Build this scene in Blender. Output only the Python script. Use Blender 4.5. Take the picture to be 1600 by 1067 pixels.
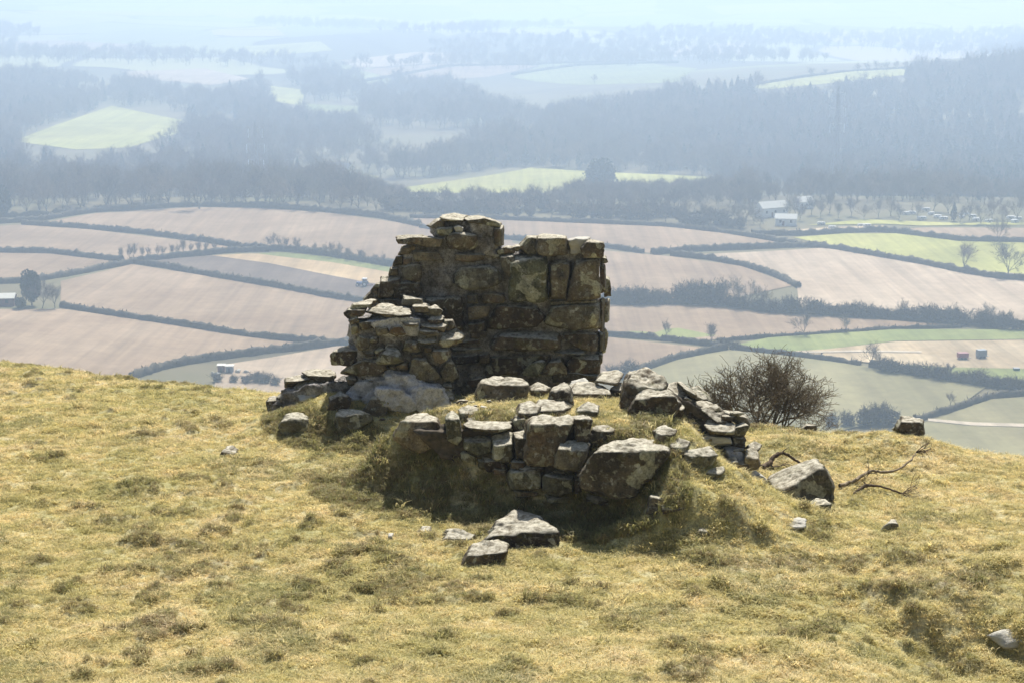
import bpy, math, random
import numpy as np
from mathutils import Vector, Matrix, geometry

# ------------------------------------------------------------------ camera, sky, sun, exposure
sc = bpy.context.scene
for o in list(bpy.data.objects):
    bpy.data.objects.remove(o)
FPX, HORIZON = 2667.0, -30.0                    # focal length and horizon row in photograph pixels (1600 x 1067)
PITCH = math.atan((533.5 - HORIZON) / FPX)
cd = bpy.data.cameras.new('camera')
cam = bpy.data.objects.new('camera', cd)
sc.collection.objects.link(cam)
cd.sensor_width = 36.0
cd.lens = 36.0 * FPX / 1600.0
cd.clip_start, cd.clip_end = 0.1, 40000.0
cd.dof.use_dof = True
cd.dof.focus_distance = 15.5
cd.dof.aperture_fstop = 9.0
cam.location = (0, 0, 0)
cam.rotation_euler = (math.pi / 2 - PITCH, 0, 0)
sc.camera = cam

SUN_EL, SUN_AZ = math.radians(50), math.radians(10)     # azimuth from +Y towards +X
world = bpy.data.worlds.new('World')
sc.world = world
world.use_nodes = True
wn = world.node_tree
bg = wn.nodes['Background']
sky = wn.nodes.new('ShaderNodeTexSky')
sky.sky_type = 'NISHITA'
sky.sun_disc = False
sky.sun_elevation = SUN_EL
sky.sun_rotation = SUN_AZ
sky.dust_density = 2.0
wn.links.new(sky.outputs[0], bg.inputs[0])
bg.inputs[1].default_value = 0.052
sd = bpy.data.lights.new('sun', 'SUN')
sd.energy = 5.0
sd.angle = math.radians(0.5)
sd.color = (1.0, 0.965, 0.90)
sun = bpy.data.objects.new('sun', sd)
sc.collection.objects.link(sun)
sdir = Vector((math.sin(SUN_AZ) * math.cos(SUN_EL), math.cos(SUN_AZ) * math.cos(SUN_EL), math.sin(SUN_EL)))
sun.rotation_euler = (-sdir).to_track_quat('-Z', 'Y').to_euler()
sun.location = sdir * 50
vs = sc.view_settings
vs.view_transform = 'Standard'
vs.look = 'None'
vs.gamma = 1.0
vs.use_curve_mapping = False
vs.exposure = 0.68
HAZE_DENSITY = 0.00062
sc.cycles.max_bounces = 5
sc.cycles.diffuse_bounces = 3
sc.cycles.glossy_bounces = 2
sc.cycles.transmission_bounces = 3
sc.cycles.volume_bounces = 1
sc.cycles.use_denoising = True

# ------------------------------------------------------------------ numeric helpers
rng = np.random.default_rng(11)
random.seed(5)
CP, SP = math.cos(PITCH), math.sin(PITCH)

def raydir(px, py):
    u = (np.asarray(px, float) - 800.0) / FPX
    v = (533.5 - np.asarray(py, float)) / FPX
    return np.stack([u, CP + v * SP, -SP + v * CP], -1)

def P(px, py, d):
    r = raydir(px, py)
    return r / r[..., 1:2] * d

def project(p):
    p = np.asarray(p, float)
    dep = p[..., 1] * CP - p[..., 2] * SP
    up = p[..., 1] * SP + p[..., 2] * CP
    return 800 + p[..., 0] / dep * FPX, 533.5 - up / dep * FPX

def hash3(i, j, k, s=0):
    n = (i.astype(np.int64) * 374761393 + j.astype(np.int64) * 668265263 + k.astype(np.int64) * 2147483647 + s * 974634777) & 0xffffffff
    n = ((n ^ (n >> 13)) * 1274126177) & 0xffffffff
    n = ((n ^ (n >> 15)) * 2246822519) & 0xffffffff
    n = n ^ (n >> 16)
    return (n & 0xffffff) / float(0xffffff)

def vnoise(p, s=0):
    p = np.asarray(p, float)
    f = np.floor(p)
    t = p - f
    t = t * t * (3 - 2 * t)
    i = f.astype(np.int64)
    out = 0
    for a in (0, 1):
        wa = t[..., 0] if a else 1 - t[..., 0]
        for b in (0, 1):
            wb = t[..., 1] if b else 1 - t[..., 1]
            for c in (0, 1):
                wc = t[..., 2] if c else 1 - t[..., 2]
                out = out + wa * wb * wc * hash3(i[..., 0] + a, i[..., 1] + b, i[..., 2] + c, s)
    return out * 2 - 1

def fbm(p, octs=4, s=0, gain=0.5):
    a, tot, out, f = 1.0, 0.0, 0, 1.0
    for o in range(octs):
        out = out + a * vnoise(np.asarray(p) * f + 13.7 * o, s + o)
        tot += a
        a *= gain
        f *= 2.03
    return out / tot

def sstep(x, a, b):
    t = np.clip((x - a) / (b - a), 0, 1)
    return t * t * (3 - 2 * t)

def inside(poly, x, y):
    poly = np.asarray(poly, float)
    x, y = np.asarray(x, float), np.asarray(y, float)
    r = np.zeros(x.shape, bool)
    n = len(poly)
    for i in range(n):
        x0, y0 = poly[i]
        x1, y1 = poly[(i + 1) % n]
        if y0 == y1:
            continue
        c = ((y0 > y) != (y1 > y)) & (x < (x1 - x0) * (y - y0) / (y1 - y0) + x0)
        r ^= c
    return r

def sdist(poly, x, y):
    """signed distance to a polygon, negative inside"""
    poly = np.asarray(poly, float)
    best = np.full(x.shape, 1e9)
    n = len(poly)
    for i in range(n):
        a, b = poly[i], poly[(i + 1) % n]
        e = b - a
        t = np.clip(((x - a[0]) * e[0] + (y - a[1]) * e[1]) / (e @ e), 0, 1)
        best = np.minimum(best, np.hypot(x - a[0] - t * e[0], y - a[1] - t * e[1]))
    return np.where(inside(poly, x, y), -best, best)

# ------------------------------------------------------------------ object helpers
WL = {}
def new_mesh(name, verts, faces, mat=None, smooth=True):
    me = bpy.data.meshes.new(name)
    verts = np.asarray(verts, np.float32)
    if isinstance(faces, np.ndarray):
        nf, k = faces.shape
        me.vertices.add(len(verts))
        me.vertices.foreach_set('co', verts.ravel())
        me.loops.add(nf * k)
        me.loops.foreach_set('vertex_index', faces.astype(np.int32).ravel())
        me.polygons.add(nf)
        me.polygons.foreach_set('loop_start', np.arange(0, nf * k, k, dtype=np.int32))
        me.polygons.foreach_set('loop_total', np.full(nf, k, np.int32))
        me.update(calc_edges=True)
    else:
        me.from_pydata([tuple(map(float, v)) for v in verts], [], faces)
        me.update()
    if smooth:
        me.polygons.foreach_set('use_smooth', np.ones(len(me.polygons), bool))
    if mat is not None:
        for m in (mat if isinstance(mat, (list, tuple)) else [mat]):
            me.materials.append(m)
    return me

def add(name, me, loc=(0, 0, 0), parent=None, rotz=0.0, scale=1.0):
    o = bpy.data.objects.new(name, me)
    sc.collection.objects.link(o)
    loc = Vector(loc)
    WL[o.name] = loc
    if parent is not None:
        o.parent = parent
        o.location = loc - WL[parent.name]
    else:
        o.location = loc
    o.rotation_euler = (0, 0, rotz)
    o.scale = (scale,) * 3 if not isinstance(scale, (tuple, list)) else scale
    return o

def tag(o, label, cat=None, group=None, kind=None):
    o['label'] = label
    if cat: o['category'] = cat
    if group: o['group'] = group
    if kind: o['kind'] = kind
    return o

# ------------------------------------------------------------------ materials
def mat(name):
    m = bpy.data.materials.new(name)
    m.use_nodes = True
    nt = m.node_tree
    b = nt.nodes['Principled BSDF']
    b.inputs['Roughness'].default_value = 0.9
    b.inputs['Specular IOR Level'].default_value = 0.25
    return m, nt, b

def N(nt, typ, **kw):
    n = nt.nodes.new(typ)
    for k, v in kw.items():
        setattr(n, k, v)
    return n

def noise(nt, vec, scale, detail=4, rough=0.55, dist=0.0):
    n = N(nt, 'ShaderNodeTexNoise')
    n.inputs['Scale'].default_value = scale
    n.inputs['Detail'].default_value = detail
    n.inputs['Roughness'].default_value = rough
    n.inputs['Distortion'].default_value = dist
    if vec is not None:
        nt.links.new(vec, n.inputs['Vector'])
    return n.outputs[0]

def ramp(nt, fac, stops, interp='LINEAR'):
    r = N(nt, 'ShaderNodeValToRGB')
    cr = r.color_ramp
    cr.interpolation = interp
    while len(cr.elements) < len(stops):
        cr.elements.new(0.5)
    for e, (p, c) in zip(cr.elements, stops):
        e.position = p
        e.color = (*c, 1) if len(c) == 3 else c
    nt.links.new(fac, r.inputs[0])
    return r.outputs[0]

def mix(nt, fac, a, b, blend='MIX'):
    m = N(nt, 'ShaderNodeMix', data_type='RGBA', blend_type=blend)
    for sock, v in ((m.inputs[0], fac), (m.inputs[6], a), (m.inputs[7], b)):
        if hasattr(v, 'is_linked'):
            nt.links.new(v, sock)
        elif isinstance(v, (int, float)):
            sock.default_value = v
        else:
            sock.default_value = (*v, 1)
    return m.outputs[2]

def math_(nt, op, a, b=0.0):
    m = N(nt, 'ShaderNodeMath', operation=op)
    for i, v in enumerate((a, b)):
        if hasattr(v, 'is_linked'):
            nt.links.new(v, m.inputs[i])
        else:
            m.inputs[i].default_value = v
    return m.outputs[0]

def bump(nt, b, h, strength, dist):
    n = N(nt, 'ShaderNodeBump')
    n.inputs['Strength'].default_value = strength
    n.inputs['Distance'].default_value = dist
    nt.links.new(h, n.inputs['Height'])
    nt.links.new(n.outputs[0], b.inputs['Normal'])

def stone_material(name, tint=(1, 1, 1), lichen=0.5, pale=0.0):
    m, nt, b = mat(name)
    tc = N(nt, 'ShaderNodeTexCoord').outputs['Object']
    oi = N(nt, 'ShaderNodeObjectInfo')
    off = N(nt, 'ShaderNodeVectorMath', operation='ADD')
    mul = N(nt, 'ShaderNodeVectorMath', operation='SCALE')
    cx = N(nt, 'ShaderNodeCombineXYZ')
    for i in range(3):
        nt.links.new(oi.outputs['Random'], cx.inputs[i])
    nt.links.new(cx.outputs[0], mul.inputs[0]); mul.inputs['Scale'].default_value = 37.0
    nt.links.new(tc, off.inputs[0]); nt.links.new(mul.outputs[0], off.inputs[1])
    v = off.outputs[0]
    big = noise(nt, v, 4.5, 5, 0.62)
    base = ramp(nt, big, [(0.26, tuple(c * t for c, t in zip((0.062, 0.052, 0.039), tint))),
                          (0.5, tuple(c * t for c, t in zip((0.165, 0.14, 0.10), tint))),
                          (0.74, tuple(c * t for c, t in zip((0.33, 0.29, 0.21), tint)))])
    shade = ramp(nt, oi.outputs['Random'], [(0.0, (0.5, 0.47, 0.46)), (0.2, (0.95, 0.86, 0.74)), (0.42, (0.8, 0.84, 0.8)), (0.6, (1.25, 1.2, 1.08)), (0.8, (0.72, 0.68, 0.6)), (1.0, (1.05, 1.08, 1.02))])
    base = mix(nt, 1.0, base, shade, 'MULTIPLY')
    # fine pale crust, and dark specks painting the shade of small cavities
    base = mix(nt, math_(nt, 'MULTIPLY', ramp(nt, noise(nt, v, 17, 5, 0.7), [(0.54, (0, 0, 0)), (0.63, (1, 1, 1))]), 0.6), base, (0.36, 0.345, 0.275))
    base = mix(nt, math_(nt, 'MULTIPLY', ramp(nt, noise(nt, v, 23, 4, 0.7), [(0.36, (1, 1, 1)), (0.43, (0, 0, 0))]), 0.75), base, (0.03, 0.027, 0.022))
    # rusty blotches
    rust = ramp(nt, noise(nt, v, 3.1, 3, 0.5), [(0.6, (0, 0, 0)), (0.7, (1, 1, 1))])
    base = mix(nt, math_(nt, 'MULTIPLY', rust, 0.45), base, (0.19, 0.105, 0.055))
    # crusty lichen discs
    l1 = ramp(nt, noise(nt, v, 4.2, 4, 0.5, 0.8), [(0.625 - 0.075 * lichen, (0, 0, 0)), (0.645 - 0.075 * lichen, (1, 1, 1))])
    l1b = math_(nt, 'MULTIPLY', l1, ramp(nt, noise(nt, v, 38, 3, 0.6), [(0.3, (0.35,) * 3), (0.55, (1, 1, 1))]))
    base = mix(nt, math_(nt, 'MULTIPLY', l1b, 0.8), base, (0.44, 0.43, 0.31))
    l2 = ramp(nt, noise(nt, v, 9.0, 2, 0.4), [(0.69, (0, 0, 0)), (0.715, (1, 1, 1))])
    base = mix(nt, math_(nt, 'MULTIPLY', l2, 0.8), base, (0.46, 0.45, 0.38))
    # weathered upward faces, painted paler to look sunlit, and mossy bits
    geo = N(nt, 'ShaderNodeNewGeometry')
    sx = N(nt, 'ShaderNodeSeparateXYZ')
    nt.links.new(geo.outputs['Normal'], sx.inputs[0])
    up = ramp(nt, math_(nt, 'ADD', sx.outputs[2], math_(nt, 'MULTIPLY', math_(nt, 'SUBTRACT', noise(nt, v, 8, 3), 0.5), 0.7)), [(0.66, (0, 0, 0)), (0.95, (1, 1, 1))])
    moss = ramp(nt, noise(nt, v, 6.2, 4, 0.6), [(0.58, (0, 0, 0)), (0.68, (1, 1, 1))])
    base = mix(nt, math_(nt, 'MULTIPLY', moss, 0.5), base, (0.115, 0.105, 0.03))
    st = N(nt, 'ShaderNodeMapping')
    st.inputs['Scale'].default_value = (9, 9, 1.6)
    nt.links.new(v, st.inputs[0])
    base = mix(nt, 1.0, base, ramp(nt, noise(nt, st.outputs[0], 1.0, 4, 0.65), [(0.32, (0.6, 0.58, 0.55)), (0.62, (1.12, 1.12, 1.12))]), 'MULTIPLY')
    fine = ramp(nt, noise(nt, v, 60, 4, 0.75), [(0.28, (0.5,) * 3), (0.62, (1.2,) * 3)])
    base = mix(nt, 1.0, base, fine, 'MULTIPLY')
    base = mix(nt, math_(nt, 'MULTIPLY', up, 0.82), base, mix(nt, ramp(nt, noise(nt, v, 20, 5, 0.7), [(0.36, (0, 0, 0)), (0.6, (1, 1, 1))]), (0.2, 0.17, 0.115), (0.68, 0.63, 0.5)))  # cream on upward faces puts the sunlight on the tops into the colour
    if pale:
        base = mix(nt, pale, base, (0.55, 0.53, 0.47))
    nt.links.new(base, b.inputs['Base Color'])
    h = math_(nt, 'ADD', noise(nt, v, 12, 7, 0.7), math_(nt, 'MULTIPLY', noise(nt, v, 55, 4, 0.75), 0.5))
    bump(nt, b, h, 0.7, 0.025)
    return m

def simple(name, c0, c1, scale=3.0, rough=0.9, spec=0.2, coords='Object', detail=5):
    m, nt, b = mat(name)
    tc = N(nt, 'ShaderNodeTexCoord').outputs[coords]
    f = noise(nt, tc, scale, detail, 0.6)
    nt.links.new(ramp(nt, f, [(0.3, c0), (0.7, c1)]), b.inputs['Base Color'])
    b.inputs['Roughness'].default_value = rough
    b.inputs['Specular IOR Level'].default_value = spec
    return m

M = {}
M['stone'] = stone_material('weathered_sandstone')
M['stone_dark'] = stone_material('dark_sandstone', (0.62, 0.58, 0.56), 0.5)
M['stone_lichen'] = stone_material('lichened_sandstone', (0.85, 0.95, 0.85), 1.0)
M['stone_pale'] = stone_material('pale_limestone', (1.2, 1.2, 1.2), 1.0, 0.7)

# crumbly lime mortar with embedded grit
m, nt, b = mat('lime_mortar')
tc = N(nt, 'ShaderNodeTexCoord').outputs['Object']
c = ramp(nt, noise(nt, tc, 6, 6, 0.7), [(0.33, (0.11, 0.095, 0.075)), (0.48, (0.33, 0.30, 0.265)), (0.62, (0.66, 0.63, 0.60))])
c = mix(nt, 1.0, c, ramp(nt, noise(nt, tc, 55, 4, 0.75), [(0.3, (0.35,) * 3), (0.55, (1.1,) * 3)]), 'MULTIPLY')
nt.links.new(c, b.inputs['Base Color'])
bump(nt, b, math_(nt, 'ADD', noise(nt, tc, 22, 6, 0.75), noise(nt, tc, 75, 3, 0.7)), 1.0, 0.04)
M['mortar'] = m
m, nt, b = mat('white_lime_mortar')
tc = N(nt, 'ShaderNodeTexCoord').outputs['Object']
c = ramp(nt, noise(nt, tc, 7, 6, 0.72), [(0.30, (0.2, 0.175, 0.15)), (0.40, (0.6, 0.58, 0.57)), (0.54, (0.86, 0.85, 0.85))])
c = mix(nt, 1.0, c, ramp(nt, noise(nt, tc, 50, 4, 0.75), [(0.3, (0.6,) * 3), (0.55, (1.1,) * 3)]), 'MULTIPLY')
nt.links.new(c, b.inputs['Base Color'])
bump(nt, b, math_(nt, 'ADD', noise(nt, tc, 22, 6, 0.75), noise(nt, tc, 75, 3, 0.7)), 1.0, 0.04)
M['mortar_white'] = m

def ground_colour(nt, pos, green_bias=0.0):
    """straw and green turf colour from world position"""
    n1 = noise(nt, pos, 0.55, 4, 0.6)
    n2 = noise(nt, pos, 2.7, 5, 0.65)
    n3 = noise(nt, pos, 14.0, 3, 0.6)
    f = math_(nt, 'ADD', math_(nt, 'MULTIPLY', n1, 0.42), math_(nt, 'MULTIPLY', n2, 0.58))
    c = ramp(nt, f, [(0.34, (0.53, 0.495, 0.21)), (0.46, (0.66, 0.59, 0.28)), (0.56, (0.79, 0.685, 0.38)), (0.68, (0.85, 0.72, 0.47))])
    c = mix(nt, math_(nt, 'MULTIPLY', ramp(nt, n3, [(0.5, (0, 0, 0)), (0.68, (1, 1, 1))]), 0.3), c, (0.34, 0.33, 0.10))
    c = mix(nt, math_(nt, 'MULTIPLY', ramp(nt, n3, [(0.28, (1, 1, 1)), (0.4, (0, 0, 0))]), 0.4), c, (0.42, 0.28, 0.14))
    return c

m, nt, b = mat('hill_turf')
geo = N(nt, 'ShaderNodeNewGeometry')
c = ground_colour(nt, geo.outputs['Position'])
c = mix(nt, 1.0, c, ramp(nt, noise(nt, geo.outputs['Position'], 40, 4, 0.7), [(0.3, (0.3,) * 3), (0.65, (0.8,) * 3)]), 'MULTIPLY')
at = N(nt, 'ShaderNodeAttribute', attribute_name='dark')
c = mix(nt, math_(nt, 'MULTIPLY', at.outputs['Fac'], 0.8), c, (0.055, 0.045, 0.022))
nt.links.new(c, b.inputs['Base Color'])
bump(nt, b, noise(nt, geo.outputs['Position'], 60, 4, 0.7), 0.6, 0.02)
M['turf'] = m

def blade_material(name, mixcol=None, fac=0.0):
    m, nt, b = mat(name)
    geo = N(nt, 'ShaderNodeNewGeometry')
    c = ground_colour(nt, geo.outputs['Position'])
    rnd = ramp(nt, geo.outputs['Random Per Island'], [(0.0, (0.6, 0.62, 0.5)), (0.5, (1.0, 1.0, 1.0)), (1.0, (1.3, 1.22, 1.15))])
    c = mix(nt, 1.0, c, rnd, 'MULTIPLY')
    oi = N(nt, 'ShaderNodeObjectInfo')
    c = mix(nt, 1.0, c, ramp(nt, oi.outputs['Random'], [(0.0, (0.32, 0.34, 0.25)), (0.28, (0.8, 0.8, 0.75)), (0.72, (1.0, 1.0, 1.0)), (1.0, (1.3, 1.27, 1.22))]), 'MULTIPLY')
    if mixcol:
        c = mix(nt, fac, c, mixcol)
    nt.links.new(c, b.inputs['Base Color'])
    b.inputs['Roughness'].default_value = 0.6
    tr = N(nt, 'ShaderNodeBsdfTranslucent')
    nt.links.new(c, tr.inputs[0])
    mx = N(nt, 'ShaderNodeMixShader')
    mx.inputs[0].default_value = 0.5
    nt.links.new(b.outputs[0], mx.inputs[1])
    nt.links.new(tr.outputs[0], mx.inputs[2])
    nt.links.new(mx.outputs[0], nt.nodes['Material Output'].inputs[0])
    return m
M['blade'] = blade_material('turf_blades')
M['blade_brown'] = blade_material('tussock_blades', (0.17, 0.115, 0.05), 0.7)
M['blade_green'] = blade_material('green_blades', (0.13, 0.15, 0.04), 0.6)
M['earth'] = simple('earth_and_rubble_fill', (0.04, 0.032, 0.022), (0.13, 0.105, 0.075), 18)
M['bark'] = simple('dead_bark', (0.05, 0.035, 0.022), (0.16, 0.11, 0.07), 30)
M['bark_pale'] = simple('weathered_bark', (0.16, 0.12, 0.075), (0.34, 0.27, 0.18), 30)
M['thorn'] = simple('hawthorn_twig', (0.085, 0.066, 0.042), (0.21, 0.165, 0.105), 9)
M['tree_bark'] = simple('tree_bark', (0.05, 0.045, 0.035), (0.11, 0.095, 0.075), 0.8)
M['twig'] = simple('winter_twigs', (0.11, 0.09, 0.07), (0.22, 0.18, 0.145), 0.4)
for k_ in ('twig',):
    nt = M[k_].node_tree
    b = nt.nodes['Principled BSDF']
    src = b.inputs['Base Color'].links[0].from_socket
    oi = N(nt, 'ShaderNodeObjectInfo')
    nt.links.new(mix(nt, 1.0, src, ramp(nt, oi.outputs['Random'], [(0.0, (0.45, 0.45, 0.42)), (0.3, (1.0, 0.85, 0.75)), (0.6, (1.0, 1.05, 0.85)), (0.85, (1.5, 1.4, 1.2)), (1.0, (0.65, 0.6, 0.6))]), 'MULTIPLY'), b.inputs['Base Color'])
M['needle'] = simple('conifer_needles', (0.02, 0.03, 0.016), (0.05, 0.06, 0.03), 0.7)
M['ivy'] = simple('ivy_leaves', (0.02, 0.035, 0.015), (0.06, 0.075, 0.03), 0.9)
M['hedge'] = simple('hedge_twigs', (0.035, 0.034, 0.02), (0.11, 0.088, 0.055), 1.1, coords='Object')
M['white_paint'] = simple('white_paint', (0.7, 0.7, 0.68), (0.82, 0.82, 0.8), 1.0, 0.4, 0.5)
M['glass'] = simple('dark_glass', (0.03, 0.035, 0.04), (0.05, 0.055, 0.06), 1.0, 0.1, 0.6)
M['rubber'] = simple('tyre_rubber', (0.02, 0.02, 0.02), (0.04, 0.04, 0.04), 3.0)
M['blue_paint'] = simple('blue_paint', (0.03, 0.09, 0.28), (0.05, 0.13, 0.36), 1.0, 0.4, 0.5)
M['red_paint'] = simple('red_paint', (0.22, 0.04, 0.05), (0.3, 0.07, 0.07), 1.0, 0.5, 0.4)
M['grey_paint'] = simple('grey_paint', (0.12, 0.16, 0.2), (0.2, 0.24, 0.28), 1.0, 0.5, 0.4)
M['green_paint'] = simple('green_paint', (0.02, 0.12, 0.09), (0.04, 0.17, 0.13), 1.0, 0.5, 0.4)
M['steel'] = simple('galvanised_steel', (0.2, 0.22, 0.24), (0.3, 0.32, 0.34), 1.0, 0.6, 0.4)
M['porcelain'] = simple('glass_insulators', (0.75, 0.8, 0.85), (0.85, 0.88, 0.9), 1.0, 0.3, 0.5)
M['brick_wall'] = simple('reddish_wall', (0.12, 0.06, 0.055), (0.2, 0.1, 0.09), 1.5)
M['slate'] = simple('slate_roof', (0.15, 0.15, 0.16), (0.24, 0.24, 0.25), 1.0)
M['pale_roof'] = simple('pale_sheet_roof', (0.6, 0.58, 0.5), (0.72, 0.7, 0.62), 1.0, 0.6)

def field_material(name, c0, c1, direction, scale=0.03, lines=0.2, step=4.0):
    m, nt, b = mat(name)
    geo = N(nt, 'ShaderNodeNewGeometry')
    pos = geo.outputs['Position']
    big = noise(nt, pos, scale, 5, 0.6)
    c = ramp(nt, big, [(0.3, c0), (0.7, c1)])
    rot = N(nt, 'ShaderNodeMapping')
    rot.inputs['Rotation'].default_value = (0, 0, direction)
    rot.inputs['Scale'].default_value = (1.0 / step, 0.006, 0.0)
    nt.links.new(pos, rot.inputs[0])
    ln = noise(nt, rot.outputs[0], 1.0, 3, 0.7)
    c = mix(nt, 1.0, c, ramp(nt, ln, [(0.3, (1 - lines,) * 3), (0.7, (1 + lines,) * 3)]), 'MULTIPLY')
    c = mix(nt, 1.0, c, ramp(nt, noise(nt, pos, 0.25, 4, 0.7), [(0.3, (0.86,) * 3), (0.7, (1.1,) * 3)]), 'MULTIPLY')
    c = mix(nt, 1.0, c, ramp(nt, noise(nt, pos, 0.011, 4, 0.6, 1.0), [(0.32, (0.8, 0.78, 0.76)), (0.62, (1.1, 1.1, 1.1))]), 'MULTIPLY')
    nt.links.new(c, b.inputs['Base Color'])
    b.inputs['Specular IOR Level'].default_value = 0.1
    return m
PINK = ((0.225, 0.153, 0.094), (0.31, 0.224, 0.146))
FM = {
    'pink': field_material('ploughed_pink', *PINK, 0.5),
    'pink2': field_material('ploughed_pink_b', (0.245, 0.168, 0.105), (0.33, 0.24, 0.157), -0.8),
    'pale': field_material('harrowed_pale', (0.34, 0.255, 0.175), (0.44, 0.345, 0.245), 1.2),
    'dark': field_material('fresh_plough', (0.12, 0.09, 0.07), (0.165, 0.125, 0.095), -0.9, 0.03, 0.2),
    'tan': field_material('stubble', (0.40, 0.28, 0.15), (0.52, 0.39, 0.22), -0.9, 0.03, 0.2),
    'green': field_material('young_corn', (0.17, 0.20, 0.06), (0.25, 0.26, 0.09), 1.0),
    'yellow': field_material('bright_pasture', (0.30, 0.30, 0.075), (0.38, 0.36, 0.11), 0.4),
    'olive': field_material('olive_crop', (0.20, 0.185, 0.09), (0.27, 0.235, 0.125), 0.25, 0.02, 0.16, 8),
    'straw': field_material('rough_straw', (0.36, 0.27, 0.16), (0.50, 0.40, 0.26), 0.3, 0.05, 0.25),
    'track': field_material('pale_track', (0.45, 0.38, 0.28), (0.55, 0.47, 0.36), 0.0),
    'verge': field_material('verge_grass', (0.14, 0.17, 0.05), (0.22, 0.23, 0.08), 0.0),
}
# the valley floor: rough grassland and leaf litter, far away a patchwork too distant to tell apart
m, nt, b = mat('valley_ground')
geo = N(nt, 'ShaderNodeNewGeometry')
pos = geo.outputs['Position']
c = ramp(nt, noise(nt, pos, 0.012, 5, 0.6), [(0.35, (0.10, 0.085, 0.05)), (0.5, (0.16, 0.135, 0.075)), (0.65, (0.12, 0.115, 0.055))])
mp = N(nt, 'ShaderNodeMapping')
mp.inputs['Scale'].default_value = (0.0042, 0.0024, 0.0)
nt.links.new(pos, mp.inputs[0])
wob = N(nt, 'ShaderNodeVectorMath', operation='ADD')
nz = N(nt, 'ShaderNodeTexNoise'); nz.inputs['Scale'].default_value = 0.9
nt.links.new(mp.outputs[0], nz.inputs['Vector'])
sca = N(nt, 'ShaderNodeVectorMath', operation='SCALE'); sca.inputs['Scale'].default_value = 0.7
nt.links.new(nz.outputs['Color'], sca.inputs[0])
nt.links.new(mp.outputs[0], wob.inputs[0]); nt.links.new(sca.outputs[0], wob.inputs[1])
vo = N(nt, 'ShaderNodeTexVoronoi', voronoi_dimensions='2D'); vo.inputs['Scale'].default_value = 1.0
nt.links.new(wob.outputs[0], vo.inputs['Vector'])
sp = N(nt, 'ShaderNodeSeparateColor'); nt.links.new(vo.outputs['Color'], sp.inputs[0])
patch = ramp(nt, sp.outputs[0], [(0.0, (0.09, 0.085, 0.05)), (0.25, (0.26, 0.27, 0.10)), (0.5, (0.34, 0.33, 0.15)), (0.75, (0.38, 0.30, 0.22)), (1.0, (0.16, 0.15, 0.08))], 'CONSTANT')
ve = N(nt, 'ShaderNodeTexVoronoi', voronoi_dimensions='2D', feature='DISTANCE_TO_EDGE'); ve.inputs['Scale'].default_value = 1.0
nt.links.new(wob.outputs[0], ve.inputs['Vector'])
edge = ramp(nt, ve.outputs['Distance'], [(0.02, (1, 1, 1)), (0.05, (0, 0, 0))])
patch = mix(nt, edge, patch, (0.06, 0.055, 0.035))
sxyz = N(nt, 'ShaderNodeSeparateXYZ'); nt.links.new(pos, sxyz.inputs[0])
far = ramp(nt, math_(nt, 'DIVIDE', sxyz.outputs[1], 4000.0), [(0.47, (0, 0, 0)), (0.52, (1, 1, 1))])
c = mix(nt, far, c, patch)
nt.links.new(c, b.inputs['Base Color'])
b.inputs['Specular IOR Level'].default_value = 0.1
M['valley'] = m
#%%MARK1
# ------------------------------------------------------------------ shape of the near hillside
_pf = np.polyfit([0, 4, 8, 10, 12, 14, 17, 20, 22, 24], [-1.65, -2.95, -4.0, -4.32, -4.52, -4.64, -4.75, -4.88, -5.03, -5.24], 4)
def base_z(y):
    yc = np.clip(y, 0, 24)
    return np.polyval(_pf, yc) + np.where(y > 24, -0.11 * (y - 24), 0) + np.where(y < 0, -0.30 * y, 0)

def crest_y(x):
    return np.interp(x, [-12, -7, -4.8, -2.95, 2.76, 5.1, 9], [24.0, 22.0, 20.2, 19.3, 17.4, 16.1, 14.5])

def xy(px, py, d):
    p = P(px, py, d)
    return [p[0], p[1]]
PLAT = [xy(632, 690, 15.7), xy(720, 700, 15.4), xy(800, 700, 15.2), xy(900, 700, 14.85), xy(1000, 700, 14.5), xy(1050, 690, 15.2), xy(1062, 680, 16.0), xy(970, 600, 16.5), xy(730, 600, 16.5), xy(670, 620, 16.2)]
PLAT_Z = -3.92

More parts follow.
